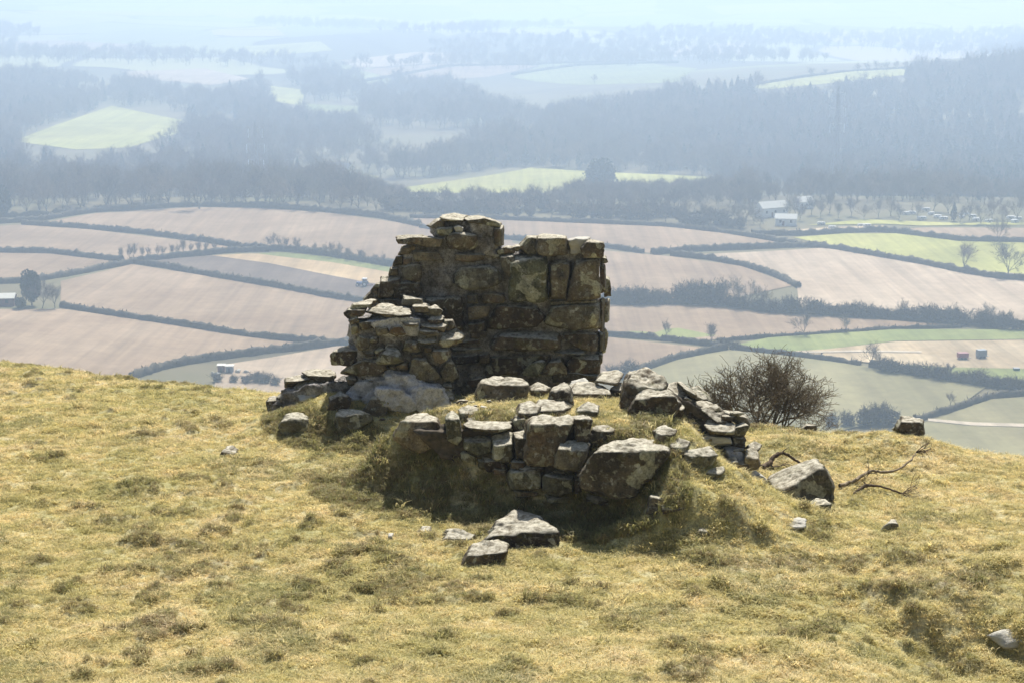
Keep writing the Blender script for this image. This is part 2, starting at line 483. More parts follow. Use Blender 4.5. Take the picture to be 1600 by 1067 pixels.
def gz0(x, y):
    x, y = np.asarray(x, float), np.asarray(y, float)
    z = base_z(y)
    t = y - crest_y(x)
    tc = np.clip(t, 0, 2.2)
    z = z - 0.08 * tc ** 2 - np.where(t > 2.2, 0.352 * (t - 2.2), 0)
    z = z - 0.015 * np.clip(np.abs(x) - 9, 0, 12) ** 2 - np.clip(np.abs(x) - 21, 0, None) * 0.36
    # grassed-over platform behind the low wall
    s = sdist(PLAT, x, y)
    right = sstep(x, 0.9, 1.6)
    ramp_w = 0.80 - 0.25 * sstep(x, -0.35, 0.1) + 0.6 * right
    ramp_w = ramp_w + 0.9 * right * (1 - sstep(y, 14.5, 15.4))
    lift = (1 - sstep(s, -0.12, ramp_w)) ** (1.35 + 0.2 * right)
    pz = PLAT_Z - 0.06 * sstep(y, 15.4, 16.6) - 0.13 * sstep(-x, 0.2, 0.8)
    z = z + (pz - z) * lift * 0.97
    # mound under the broken pier on the left
    mx, my = -1.36, 18.35
    r = np.hypot((x - mx) / 1.46, (y - my) / 1.5)
    bz = base_z(y) + 0.25 * (1 - sstep(r, 0.30, 1.0))
    z = np.where(r < 1.0, np.maximum(z, bz), z)
    # turf hummocks
    for px, py, d, h, rx, ry in ((470, 655, 18.1, 0.14, 0.62, 0.5), (1025, 815, 13.75, 0.20, 0.42, 0.24), (1150, 835, 13.7, 0.17, 0.34, 0.22), (1095, 800, 14.2, 0.10, 0.5, 0.4),
                                 (1405, 672, 17.3, 0.16, 0.55, 0.5), (1255, 690, 17.2, 0.09, 0.4, 0.35), (1065, 735, 14.5, 0.08, 0.3, 0.2)):
        p = P(px, py, d)
        z = z + h * np.exp(-(((x - p[0]) / rx) ** 2 + ((y - p[1]) / ry) ** 2) ** 1.4)
    # hollow scraped under the hummock
    p = P(1170, 862, 13.55)
    z = z - 0.10 * np.exp(-(((x - p[0]) / 0.2) ** 2 + ((y - p[1]) / 0.16) ** 2))
    # broken bank in the right foreground: lower ground towards the camera
    edge = 11.75 + 0.16 * np.sin(x * 2.1) + 0.1 * np.sin(x * 5.3 + 1) - 0.5 * (x - 3.4)
    edge = edge + 0.22 * fbm(np.stack([x * 1.9, y * 1.9, x * 0], -1), 3, 401)
    z = z - 0.32 * sstep(edge - y, -0.1, 0.62) * sstep(x, 2.2, 3.1)
    return z

_tr = np.random.default_rng(4)
TUS = []
for i in range(160):
    y = 9.3 + 15 * _tr.random() ** 1.1
    x = (_tr.random() * 2 - 1) * (0.33 * y)
    w = 0.55 + 0.45 * (x < -1.5) + (0.5 if (x > 1 and y < 13.5) else 0)
    if fbm(np.array([x * 0.5, y * 0.5, 0.0]), 2, 77) < -0.12 * w:
        continue
    TUS.append((x, y, _tr.uniform(0.035, 0.085) * (0.8 + 0.5 * (_tr.random() < 0.15)), _tr.uniform(0.02, 0.055) * w))
# darker lumps that the photograph shows singly
def ray_ground(px, py, f=gz0, lo=7.0, hi=32.0, n=2500):
    d = np.linspace(lo, hi, n)
    q = P(px, py, d[:, None]) if False else raydir(px, py)[None, :] / raydir(px, py)[1] * d[:, None]
    below = q[:, 2] < f(q[:, 0], q[:, 1])
    k = int(np.argmax(below)) if below.any() else int(np.argmin(q[:, 2] - f(q[:, 0], q[:, 1])))
    return q[k]
for px, py, w in ((435, 980, 60), (635, 905, 70), (1060, 1055, 60), (225, 850, 40), (230, 682, 45), (300, 672, 30), (265, 640, 22), (110, 625, 22), (120, 955, 40),
                  (85, 715, 40), (180, 815, 36), (660, 785, 60), (1240, 875, 60), (1330, 880, 55), (1420, 880, 60), (1280, 830, 40), (1460, 930, 90), (1380, 930, 70),
                  (1515, 905, 70), (1265, 985, 70), (1090, 1020, 45), (690, 1000, 40), (540, 900, 40), (810, 1040, 40), (340, 880, 40), (1110, 880, 50), (620, 880, 40), (60, 880, 40), (200, 760, 30), (1440, 815, 30)):
    q = ray_ground(px, py)
    TUS.append((q[0], q[1], w / 2 / FPX * q[1] * 1.0, 0.03 + 0.0005 * w))
TUS = np.array(TUS)

def micro(x, y):
    p = np.stack([x, y, np.zeros_like(x)], -1)
    z = 0.030 * fbm(p * 1.3, 3, 1) + 0.020 * fbm(p * 5.0, 3, 9) + 0.010 * fbm(p * 16.0, 2, 21)
    rough = 0.25 + 0.75 * sstep(x, 0.6, 2.4) * (1 - sstep(y, 13.2, 15.0))
    z = z + rough * (0.075 * fbm(p * 2.6, 3, 31) + 0.05 * fbm(p * 6.0, 2, 41))
    return z

def tussock(x, y):
    """irregular low lumps: noise islands plus the single ones listed above"""
    p = np.stack([x * 0.8, y * 1.1, np.zeros_like(x)], -1)
    f = fbm(p * 5.5, 3, 131) + 0.45 * fbm(p * 0.9, 2, 141)
    z = 0.035 * sstep(f, 0.34, 0.62)
    wob = 1 + 0.9 * fbm(p * 9, 2, 151)
    for tx, ty, r, h in TUS:
        m_ = (np.abs(x - tx) < 3.5 * r) & (np.abs(y - ty) < 3.5 * r)
        if m_.any():
            e = (((x[m_] - tx) / (1.2 * r)) ** 2 + ((y[m_] - ty) / r) ** 2) * wob[m_] ** 2
            z[m_] += h * np.exp(-e) * np.clip(0.4 + wob[m_] * 0.6, 0.2, 1.4)
    return z

def axis(lo, hi, step, far_lo, far_hi, n):
    a = np.arange(lo, hi + step / 2, step)
    g = np.linspace(0, 1, n + 1)[1:] ** 2.2
    return np.concatenate([(lo - g * (lo - far_lo))[::-1], a, hi + g * (far_hi - hi)])

gx = axis(-8.2, 8.2, 0.04, -420, 420, 44)
gy = axis(8.6, 25.0, 0.04, -45, 330, 40)
GX, GY = np.meshgrid(gx, gy)
near = (np.abs(GX) < 9) & (GY > 7) & (GY < 27)
GZ = gz0(GX, GY)
TZ = np.zeros_like(GX)
TZ[near] = tussock(GX[near], GY[near])
GZ[near] += micro(GX[near], GY[near]) + TZ[near]
nx, ny = len(gx), len(gy)
idx = np.arange(nx * ny).reshape(ny, nx)
quads = np.stack([idx[:-1, :-1], idx[:-1, 1:], idx[1:, 1:], idx[1:, :-1]], -1).reshape(-1, 4)
me = new_mesh('hillside', np.stack([GX, GY, GZ], -1).reshape(-1, 3), quads, M['turf'])
da = me.attributes.new('dark', 'FLOAT', 'POINT')
da.data.foreach_set('value', np.clip(TZ / 0.09, 0, 0.55).astype(np.float32).ravel())
hill = add('hillside_ground', me)
tag(hill, 'straw coloured grassy hillside under the ruin', kind='structure')

from bisect import bisect
def gz(x, y):
    """bilinear height of the built hillside"""
    x, y = np.asarray(x, float), np.asarray(y, float)
    i = np.clip(np.searchsorted(gx, x) - 1, 0, nx - 2)
    j = np.clip(np.searchsorted(gy, y) - 1, 0, ny - 2)
    tx = (x - gx[i]) / (gx[i + 1] - gx[i]); ty = (y - gy[j]) / (gy[j + 1] - gy[j])
    return (GZ[j, i] * (1 - tx) * (1 - ty) + GZ[j, i + 1] * tx * (1 - ty) + GZ[j + 1, i] * (1 - tx) * ty + GZ[j + 1, i + 1] * tx * ty)

# ------------------------------------------------------------------ shape of the valley
def vz(x, y):
    x, y = np.asarray(x, float), np.asarray(y, float)
    z = np.interp(y, [0, 780, 860, 960, 1150, 1500, 2000, 3000, 5000, 7000, 12000], [-104, -104, -107, -121, -125, -123, -118, -99, -60, -18, 95])
    z = z + 2.6 * np.sin(x / 95 + 0.6) * np.sin(y / 120 + 1.1) * (1 - sstep(y, 780, 900)) + 1.2 * np.sin(x / 47 + y / 80) * (1 - sstep(y, 780, 900))
    # swelling crest of the top left field
    z = z + 2.6 * np.exp(-((x + 130) / 120) ** 2 - ((y - 770) / 60) ** 2)
    s = x / np.maximum(y, 1)
    # wooded hill on the right
    rh = np.interp(s, [-0.06, 0.01, 0.075, 0.14, 0.19, 0.225, 0.26, 0.30, 0.36, 0.5, 0.9], [0, 3, 15, 27, 32, 34, 40, 48, 55, 75, 90])
    z = z + rh * sstep(y, 1150, 1620) * (1 - 0.75 * sstep(y, 1700, 2500))
    # hill on the left
    lh = np.interp(s, [-0.9, -0.42, -0.30, -0.24, -0.17, -0.1], [30, 18, 12, 9, 3, 0])
    z = z + lh * sstep(y, 1450, 1950) * (1 - 0.8 * sstep(y, 2000, 2700))
    # far rolling country
    f = sstep(y, 1900, 2800)
    z = z + f * (11 * np.sin(x / 520 + y / 900) + 8 * np.sin(x / 260 - y / 430 + 1.7) + 9 * np.sin(y / 380 + x / 1500))
    return z

def ray_valley(px, py, d=np.geomspace(330, 11000, 5000)):
    r = raydir(px, py)
    q = r[None, :] / r[1] * d[:, None]
    below = q[:, 2] < vz(q[:, 0], q[:, 1])
    k = int(np.argmax(below)) if below.any() else len(d) - 1
    if k > 0:
        a = q[k - 1, 2] - vz(*q[k - 1, :2]); c_ = q[k, 2] - vz(*q[k, :2])
        t = a / (a - c_) if a != c_ else 0
        return q[k - 1] * (1 - t) + q[k] * t
    return q[k]

vr = np.geomspace(215, 12000, 330)
vs_ = np.linspace(-0.95, 0.95, 260)
VS, VY = np.meshgrid(vs_, vr)
VX = VS * VY
VZ = vz(VX, VY)
nn = len(vs_)
idx = np.arange(VX.size).reshape(VX.shape)
quads = np.stack([idx[:-1, :-1], idx[:-1, 1:], idx[1:, 1:], idx[1:, :-1]], -1).reshape(-1, 4)
valley = add('valley_ground', new_mesh('valley', np.stack([VX, VY, VZ], -1).reshape(-1, 3), quads, M['valley']))
tag(valley, 'broad hazy valley and far hills below the ruin', kind='structure')

_lift = [0.10]
def field(name, px, key, label):
    pts = []
    for x, y in px:
        x = -220 if x == 0 else (1820 if x == 1600 else x)
        pts.append(ray_valley(x, y))
    pts = np.array(pts)
    dense = []
    for i in range(len(pts)):
        a, b_ = pts[i], pts[(i + 1) % len(pts)]
        n = max(1, int(np.hypot(*(b_ - a)[:2]) / 14))
        for k in range(n):
            dense.append(a[:2] + (b_ - a)[:2] * k / n)
    dense = np.array(dense)
    x0, y0 = dense.min(0); x1, y1 = dense.max(0)
    st = max(11.0, (x1 - x0) / 60)
    X, Y = np.meshgrid(np.arange(x0, x1, st), np.arange(y0, y1, st))
    X, Y = X.ravel(), Y.ravel()
    k = sdist(dense, X, Y) < -st * 0.4
    allp = np.concatenate([dense, np.stack([X[k], Y[k]], -1)])
    ne = len(dense)
    r = geometry.delaunay_2d_cdt([Vector(p) for p in allp], [(i, (i + 1) % ne) for i in range(ne)], [], 1, 1e-4)
    v = np.array([tuple(p) for p in r[0]])
    z = vz(v[:, 0], v[:, 1]) + _lift[0]
    _lift[0] += 0.012
    me = new_mesh(name, np.column_stack([v, z]), [list(f) for f in r[2]], FM[key])
    if len(me.polygons) and me.polygons[0].normal.z < 0:
        me.flip_normals()
    o = add(name, me)
    tag(o, label, kind='structure')
    return o

FIELDS = [
 ('ploughed_field', [(58, 350), (150, 334), (300, 325), (420, 327), (520, 334), (655, 353), (720, 362), (800, 376), (800, 430), (605, 414), (520, 398), (440, 388), (350, 382), (250, 367), (130, 356)], 'pink', 'large pale pink ploughed field with curved top hedge, left'),
 ('ploughed_field', [(640, 341), (800, 345), (940, 350), (1040, 355), (1130, 364), (1240, 384), (1017, 396), (940, 386), (780, 373), (655, 352)], 'pink2', 'pink ploughed field right behind the tall wall top'),
 ('ploughed_field', [(0, 360), (35, 352), (130, 358), (320, 380), (380, 390), (365, 393), (320, 397), (260, 404), (205, 409), (80, 394), (0, 385)], 'pink2', 'narrow wedge of pink plough at the left edge'),
 ('ploughed_field', [(0, 390), (80, 397), (200, 411), (65, 438), (0, 446)], 'pink', 'small pink ploughed corner field above the farm trees'),
 ('ploughed_field', [(240, 407), (330, 400), (420, 412), (500, 428), (640, 455), (630, 480), (585, 473), (520, 463), (430, 446), (340, 431)], 'dark', 'dark freshly ploughed strip that the tractor works'),
 ('stubble_field', [(330, 400), (390, 397), (470, 400), (640, 427), (640, 455), (500, 428), (420, 412)], 'tan', 'tan stubble strip above the dark plough'),
 ('grass_strip', [(400, 397), (440, 395), (520, 403), (640, 424), (640, 432), (520, 411), (430, 401)], 'green', 'thin green strip above the tan stubble'),
 ('ploughed_field', [(95, 440), (205, 414), (340, 435), (430, 450), (640, 486), (640, 525), (545, 533), (510, 536), (460, 531), (380, 522), (280, 506), (95, 478)], 'pink', 'wide pink ploughed field in the middle of the left side'),
 ('ploughed_field', [(0, 486), (100, 484), (280, 510), (380, 526), (500, 540), (330, 560), (215, 584), (200, 640), (0, 650)], 'pink2', 'pink ploughed field just above the hillside, far left'),
 ('ploughed_field', [(340, 572), (500, 546), (560, 536), (660, 545), (660, 640), (330, 640)], 'pale', 'pale ploughed field beside the low sheds'),
 ('ploughed_field', [(640, 372), (760, 378), (1005, 398), (1050, 402), (1160, 417), (1240, 447), (1120, 473), (940, 472), (640, 472)], 'pink2', 'pink ploughed field right of the tall wall'),
 ('ploughed_field', [(1060, 400), (1290, 388), (1440, 414), (1600, 449), (1600, 516), (1400, 495), (1250, 488), (1245, 447), (1160, 414)], 'pale', 'broad pale ploughed field on the right'),
 ('pasture', [(1240, 372), (1320, 366), (1400, 366), (1500, 378), (1600, 384), (1600, 443), (1500, 422), (1370, 398), (1290, 384)], 'yellow', 'yellow green pasture behind the two bare oaks'),
 ('ploughed_field', [(1400, 360), (1440, 357), (1600, 363), (1600, 378), (1500, 373)], 'pink', 'thin pinkish field below the caravans'),
 ('stubble_field', [(1215, 362), (1300, 356), (1380, 354), (1400, 359), (1320, 362), (1250, 366)], 'straw', 'thin straw field beside the white barn'),
 ('pasture', [(1260, 353), (1350, 344), (1500, 350), (1600, 352), (1600, 357), (1440, 354), (1380, 351)], 'yellow', 'thin bright pasture strip before the caravans'),
 ('ploughed_field', [(640, 478), (945, 478), (1120, 478), (1300, 496), (1480, 508), (1400, 512), (1200, 525), (1100, 533), (945, 521), (640, 518)], 'pink', 'pink field below the shrub belt'),
 ('grass_strip', [(955, 521), (1060, 514), (1120, 526), (1062, 531)], 'green', 'green patch under the lone slim tree'),
 ('grass_strip', [(1150, 540), (1200, 529), (1400, 516), (1600, 513), (1600, 526), (1400, 534), (1290, 547), (1220, 551)], 'green', 'long green strip running to the right edge'),
 ('stubble_field', [(1220, 551), (1290, 547), (1400, 535), (1600, 527), (1600, 582), (1480, 575), (1360, 568), (1300, 561)], 'straw', 'rough pale straw field with the parked trailers'),
 ('crop_field', [(1000, 584), (1060, 563), (1140, 548), (1220, 556), (1345, 572), (1480, 595), (1540, 606), (1500, 635), (1440, 652), (1340, 668), (1200, 700), (1000, 700)], 'olive', 'olive green crop field behind the thorn bush'),
 ('pasture', [(1368, 568), (1480, 575), (1600, 583), (1600, 606), (1540, 600)], 'green', 'green wedge below the straw field'),
 ('crop_field', [(1450, 660), (1550, 625), (1600, 609), (1600, 760), (1380, 760), (1400, 680)], 'olive', 'olive crop field at the right edge with a pale track'),
 ('ploughed_field', [(600, 522), (945, 528), (1100, 545), (1050, 560), (945, 590), (600, 600)], 'pink2', 'pink field glimpsed right behind the tall wall base'),
 ('pasture', [(590, 300), (700, 303), (860, 303), (905, 292), (1150, 288), (1100, 277), (960, 271), (830, 263), (760, 276)], 'yellow', 'bright green pasture in the wooded valley bottom'),
 ('pasture', [(20, 222), (90, 195), (175, 166), (292, 190), (285, 208), (200, 232), (120, 235)], 'yellow', 'bright sloping pasture among the left hill woods'),
 ('pasture', [(360, 290), (400, 281), (420, 283), (370, 293)], 'yellow', 'sliver of pasture behind the left tree line'),
 ('pasture', [(490, 278), (520, 266), (590, 277), (585, 290), (500, 295)], 'yellow', 'small pasture below the white houses'),
 ('pasture', [(420, 135), (478, 142), (470, 166), (430, 160)], 'yellow', 'small bright field deep in the misty valley'),
 ('pasture', [(470, 163), (570, 167), (560, 178), (480, 174)], 'green', 'faint green field in the misty valley bottom'),
 ('pasture', [(1165, 138), (1250, 124), (1400, 106), (1430, 116), (1310, 130), (1200, 141)], 'yellow', 'pasture on the top of the wooded right hill'),
 ('ploughed_field', [(190, 113), (320, 108), (390, 124), (330, 134), (200, 122)], 'pale', 'pale pink field above the left hill woods'),
 ('track', [(1450, 656), (1520, 662), (1600, 671), (1600, 676), (1520, 667), (1450, 660)], 'track', 'pale farm track crossing the right edge'),
 ('track', [(1225, 552), (1345, 549), (1440, 551), (1440, 553), (1345, 552), (1225, 554)], 'track', 'pale track along the straw field'),
]
for f in FIELDS:
    field(*f)
# far fields on the rolling country, pale under the haze
far_rng = np.random.default_rng(9)
FAR = [([(530, 96), (650, 82), (760, 86), (700, 98), (560, 108)], 'pale'), ([(560, 110), (720, 98), (840, 104), (760, 122), (640, 128)], 'pink2'), ([(850, 100), (1010, 98), (1090, 108), (1060, 130), (900, 134), (800, 122)], 'green'),
       ([(90, 60), (250, 44), (330, 50), (340, 66), (120, 72)], 'green'), ([(0, 66), (100, 64), (200, 70), (250, 84), (0, 80)], 'pink2'), ([(600, 40), (780, 30), (860, 44), (700, 58)], 'yellow'), ([(900, 28), (1060, 22), (1150, 38), (1000, 50)], 'green'),
       ([(1180, 60), (1340, 48), (1600, 40), (1600, 60), (1360, 70)], 'pale'), ([(1040, 76), (1170, 66), (1180, 84), (1050, 90)], 'pale'), ([(1400, 20), (1600, 12), (1600, 30), (1420, 36)], 'yellow'), ([(250, 14), (420, 8), (520, 18), (360, 30)], 'pale'),
       ([(430, 44), (560, 36), (580, 52), (450, 60)], 'green'), ([(1100, 10), (1300, 4), (1330, 16), (1130, 24)], 'pale'), ([(0, 30), (140, 22), (220, 32), (60, 46)], 'yellow'), ([(380, 74), (500, 66), (520, 80), (400, 90)], 'yellow'), ([(700, 8), (860, 4), (900, 14), (740, 22)], 'pink2')]
for i, (pp, k) in enumerate(FAR):
    o = field('far_field', pp, k, 'pale field patch on the misty far hills')
    o['group'] = 'far fields under the haze'
#%%MARK2
# ------------------------------------------------------------------ stones
_lat = {}
def lattice(m_):
    if m_ in _lat:
        return _lat[m_]
    key, verts, faces = {}, [], []
    def vid(i, j, k):
        t = (i, j, k)
        if t not in key:
            key[t] = len(verts)
            verts.append(t)
        return key[t]
    for ax in range(3):
        for side in (0, m_):
            for a in range(m_):
                for b_ in range(m_):
                    q = []
                    for da, db in ((0, 0), (1, 0), (1, 1), (0, 1)):
                        c_ = [0, 0, 0]
                        c_[ax] = side; c_[(ax + 1) % 3] = a + da; c_[(ax + 2) % 3] = b_ + db
                        q.append(vid(*c_))
                    faces.append(q if side else q[::-1])
    v = np.array(verts, float) / m_ * 2 - 1
    v = np.sign(v) * np.abs(np.tan(v * math.pi / 4))
    _lat[m_] = (v, np.array(faces, np.int32))
    return _lat[m_]

def hull2(pts):
    pts = sorted(set(map(tuple, pts)))
    def half(p):
        h = []
        for q in p:
            while len(h) >= 2 and (h[-1][0] - h[-2][0]) * (q[1] - h[-2][1]) - (h[-1][1] - h[-2][1]) * (q[0] - h[-2][0]) <= 0:
                h.pop()
            h.append(q)
        return h
    a, b_ = half(pts), half(pts[::-1])
    return np.array(a[:-1] + b_[:-1])

def convex_body(poly, d, t, seed, m_=18, p_=40, amp=0.055, top=True, chips=7, front_tilt=0.12, topn=None, freq=1.0, strata=0.5):
    """A stone whose outline seen from the path is poly (photograph pixels) at depth d with thickness t. Returns centre, verts, faces."""
    r_ = np.random.default_rng(seed)
    W = np.array([P(x, y, d) for x, y in poly])
    C = W.mean(0)
    Nv = -C / np.linalg.norm(C)
    R = np.cross([0, 0, 1.0], Nv); R /= np.linalg.norm(R)
    R = R if R[0] > 0 else -R
    U = np.cross(Nv, R); U = U if U[2] > 0 else -U
    L = np.stack([(W - C) @ R, (W - C) @ U], -1)
    h = hull2(L)
    cen = (h.max(0) + h.min(0)) / 2
    C = C + R * cen[0] + U * cen[1]
    h = h - cen
    size = h.max(0) - h.min(0)
    nrm, off = [], []
    for i in range(len(h)):
        a, b_ = h[i], h[(i + 1) % len(h)]
        e = b_ - a
        if np.hypot(*e) < 1e-4:
            continue
        n2 = np.array([e[1], -e[0]]) / np.hypot(*e)
        n3 = R * n2[0] + U * n2[1] + Nv * r_.uniform(-0.1, 0.12)
        n3 /= np.linalg.norm(n3)
        c_ = a @ n2
        nrm.append(n3); off.append(max(c_, 0.012))
    fr = np.array([r_.normal(0, front_tilt), -1.0, r_.normal(0.02, front_tilt)])
    fr /= np.linalg.norm(fr)
    nrm.append(fr); off.append(t / 2)
    nrm.append(-Nv + R * r_.normal(0, 0.15)); nrm[-1] /= np.linalg.norm(nrm[-1]); off.append(t / 2)
    if top:
        k = int(np.argmax(h[:, 1]))
        tn = np.array(topn if topn is not None else [r_.normal(0, 0.10), r_.normal(0.0, 0.08), 1.0])
        tn = tn / np.linalg.norm(tn)
        hp = R * h[k, 0] + U * h[k, 1]
        nrm.append(tn); off.append(max(hp @ tn - 0.004, 0.012))
    for q in range(chips):
        dv = R * r_.normal() * size[0] + U * r_.normal() * size[1] + Nv * abs(r_.normal()) * t
        dv /= np.linalg.norm(dv)
        s_ = max((h @ np.array([dv @ R, dv @ U])).max() + abs(dv @ Nv) * t / 2, 0.02)
        nrm.append(dv); off.append(s_ * r_.uniform(0.87, 0.99))
    nrm, off = np.array(nrm), np.array(off)
    v, f = lattice(m_)
    dirs = v[:, :1] * R * size[0] + v[:, 1:2] * Nv * t + v[:, 2:] * U * size[1]
    # keep faces pointing outwards for the (R, N, U) frame
    if np.dot(np.cross(R, Nv), U) < 0:
        f = f[:, ::-1]
    dirs /= np.linalg.norm(dirs, axis=1)[:, None]
    q = np.maximum(dirs @ nrm.T / off[None, :], 0)
    rad = (q ** p_).sum(1) ** (-1.0 / p_)
    pos = dirs * rad[:, None]
    sc_ = max(min(size[0], size[1], t), 0.05)
    a_ = amp * (0.45 + sc_)
    w = pos + C
    disp = fbm(w * 7.0 * freq + seed, 4, seed % 97) * a_ + fbm(w * 26 * freq, 3, 5) * a_ * 0.4
    st = np.abs(vnoise(np.stack([w[:, 0] * 1.5, w[:, 1] * 1.5, w[:, 2] * 24 + w[:, 0] * 2], -1), seed % 31))
    disp = disp - st * a_ * 0.5 * strata
    pos = pos + dirs * disp[:, None]
    return C, pos, f

_seed = [100]
def stone(name, poly, d, t, parent, material='stone', **kw):
    _seed[0] += 7
    C, v, f = convex_body(poly, d, t, _seed[0], **kw)
    me = new_mesh(name, v, f, M[material])
    return add(name, me, C, parent)

def core(name, parts_, parent, mats, m_=36, amp=0.075):
    V, F, MI = [], [], []
    n = 0
    for poly, d, t, mi in parts_:
        _seed[0] += 7
        C, v, f = convex_body(poly, d, t, _seed[0], m_=m_, p_=22, amp=amp, chips=2, front_tilt=0.015, freq=1.2, strata=0.3)
        w = v + C
        pit = np.maximum(fbm(w * 16, 3, 55) - 0.12, 0)
        v = v * (1 - 0.22 * pit[:, None])
        V.append(v + C); F.append(f + n); n += len(v); MI += [mi] * len(f)
    V = np.concatenate(V); F = np.concatenate(F)
    c_ = V.mean(0)
    me = new_mesh(name, V - c_, F, [M[k] for k in mats])
    me.polygons.foreach_set('material_index', np.array(MI, np.int32))
    return add(name, me, c_, parent)

ruin = add('ruined_wall', None, (0.0, 16.2, -4.6))
tag(ruin, 'ruined rubble stone building, tall wall stub, broken pier and low wall on the hilltop', 'ruin', kind='thing')

# --- tall wall stub at the back
TD = 19.2
tall = core('tall_wall', [
    ([(606, 440), (634, 386), (700, 374), (790, 396), (930, 400), (932, 630), (690, 640), (612, 480)], TD + 0.50, 0.76, 0),
    ([(672, 352), (690, 341), (740, 338), (779, 350), (781, 398), (690, 398)], TD + 0.40, 0.62, 0),
    ([(574, 470), (598, 440), (660, 440), (664, 510), (585, 495)], TD + 0.36, 0.6, 0),
    ([(815, 386), (838, 375), (935, 380), (940, 412), (815, 412)], TD + 0.42, 0.62, 0),
    ([(735, 350), (765, 345), (781, 360), (778, 398), (740, 398)], TD + 0.22, 0.42, 0),
    ([(655, 395), (690, 400), (706, 440), (702, 462), (664, 462), (655, 430)], TD + 0.16, 0.25, 1),
    ([(712, 565), (760, 566), (764, 600), (716, 604)], TD + 0.16, 0.25, 0),
], ruin, ['mortar', 'mortar'])
tall['label'] = 'tall stub of rubble wall'
S = lambda poly, dz=0.0, t=0.34, material='stone', **kw: stone('stone', poly, TD + t / 2 - 0.04 + dz, t, tall, material, **kw)
S([(618, 373), (627, 367), (640, 366), (660, 368), (662, 381), (622, 380)], -0.04, 0.3)
S([(645, 369), (672, 371), (693, 373), (690, 384), (660, 385), (645, 380)], -0.05, 0.3)
S([(695, 370), (712, 360), (740, 364), (752, 378), (745, 391), (710, 392), (698, 384)], -0.08, 0.4, p_=7)
S([(668, 354), (685, 342), (697, 341), (696, 356), (680, 359)], 0.06, 0.4)
S([(688, 338), (712, 335), (729, 338), (726, 347), (695, 347)], 0.02, 0.5)
S([(722, 340), (745, 337), (770, 343), (786, 350), (783, 354), (755, 354), (728, 350)], 0.03, 0.5)
S([(709, 355), (716, 352), (724, 356), (722, 364), (712, 364)], -0.02, 0.12, 'stone_pale', m_=9)
S([(769, 353), (786, 354), (786, 383), (770, 382)], 0.0, 0.4)
S([(682, 356), (708, 354), (706, 368), (684, 368)], 0.0, 0.2, 'stone_lichen', m_=10)
S([(644, 391), (672, 389), (690, 399), (694, 408), (650, 409), (645, 402)], 0, 0.3)
S([(709, 397), (760, 395), (756, 406), (735, 411), (712, 407)], -0.03, 0.3)
S([(708, 424), (727, 414), (760, 412), (778, 417), (788, 430), (787, 443), (760, 451), (735, 458), (715, 451), (705, 438)], -0.10, 0.46, p_=9, topn=(0, 0.05, 1))
S([(628, 415), (645, 409), (660, 413), (659, 437), (645, 443), (628, 434)], -0.02, 0.3, p_=8)
S([(612, 452), (630, 440), (655, 443), (661, 455), (652, 467), (616, 467)], -0.03, 0.3, 'stone_dark')
S([(590, 452), (597, 433), (627, 434), (627, 445), (612, 466), (588, 467)], -0.02, 0.34, 'stone_dark')
S([(567, 468), (585, 449), (591, 455), (589, 471), (572, 472)], 0.05, 0.3)
for q in ([(606, 432), (610, 419), (622, 417), (622, 432)], [(613, 416), (618, 402), (632, 399), (630, 416)], [(622, 399), (628, 385), (642, 383), (640, 398)], [(579, 455), (588, 443), (597, 440), (596, 452)],
          [(630, 384), (650, 382), (648, 391), (632, 392)], [(632, 400), (644, 398), (642, 414), (630, 413)]):
    S(q, 0.05, 0.3, m_=10)
S([(583, 468), (630, 466), (634, 479), (600, 482)], -0.02, 0.34, 'stone_dark')
S([(661, 464), (700, 459), (726, 462), (727, 512), (715, 519), (665, 505)], -0.03, 0.36, 'stone_dark', p_=22)
S([(729, 462), (746, 461), (747, 474), (731, 475)], 0, 0.25, m_=10)
S([(754, 460), (770, 456), (788, 460), (790, 472), (775, 474), (756, 472)], -0.02, 0.28, p_=8, m_=11)
S([(729, 477), (748, 475), (768, 479), (761, 497), (733, 500)], 0, 0.3)
S([(730, 502), (758, 499), (758, 518), (732, 521)], 0.0, 0.3, 'stone_dark')
S([(761, 501), (775, 478), (800, 474), (838, 478), (854, 497), (838, 512), (790, 515), (761, 513)], -0.04, 0.4, 'stone_dark')
S([(793, 473), (800, 400), (812, 397), (850, 398), (857, 404), (856, 466), (845, 471), (800, 474)], -0.10, 0.46, 'stone_lichen', p_=20, topn=(0, 0.0, 1))
S([(781, 398), (800, 395), (803, 402), (798, 442), (786, 424)], -0.04, 0.4, topn=(0, 0, 1))
S([(858, 412), (870, 406), (893, 409), (889, 440), (886, 467), (858, 466)], -0.04, 0.4)
S([(889, 442), (898, 408), (910, 403), (935, 401), (938, 466), (886, 469)], -0.07, 0.5, p_=22)
S([(836, 392), (838, 371), (844, 367), (886, 370), (887, 398), (845, 399)], -0.06, 0.5, p_=20, topn=(0, 0, 1))
S([(808, 387), (822, 378), (824, 370), (838, 369), (838, 396), (820, 396)], 0.04, 0.45)
S([(886, 375), (905, 371), (920, 372), (918, 386), (908, 397), (889, 397)], 0.02, 0.5, 'stone_pale', strata=2.0)
S([(905, 388), (915, 377), (934, 374), (942, 379), (941, 400), (910, 403)], -0.05, 0.5, topn=(0.1, 0, 1))
S([(848, 500), (860, 480), (890, 474), (937, 471), (938, 512), (900, 518), (862, 513), (850, 508)], -0.06, 0.5, p_=20)
S([(858, 468), (935, 469), (934, 474), (862, 478)], 0.02, 0.3, m_=12)
S([(764, 536), (780, 520), (830, 516), (873, 519), (876, 546), (800, 549), (768, 546)], -0.12, 0.44, 'stone_dark', p_=20)
S([(874, 520), (925, 516), (935, 521), (935, 546), (905, 545), (889, 535)], -0.03, 0.42, 'stone_dark')
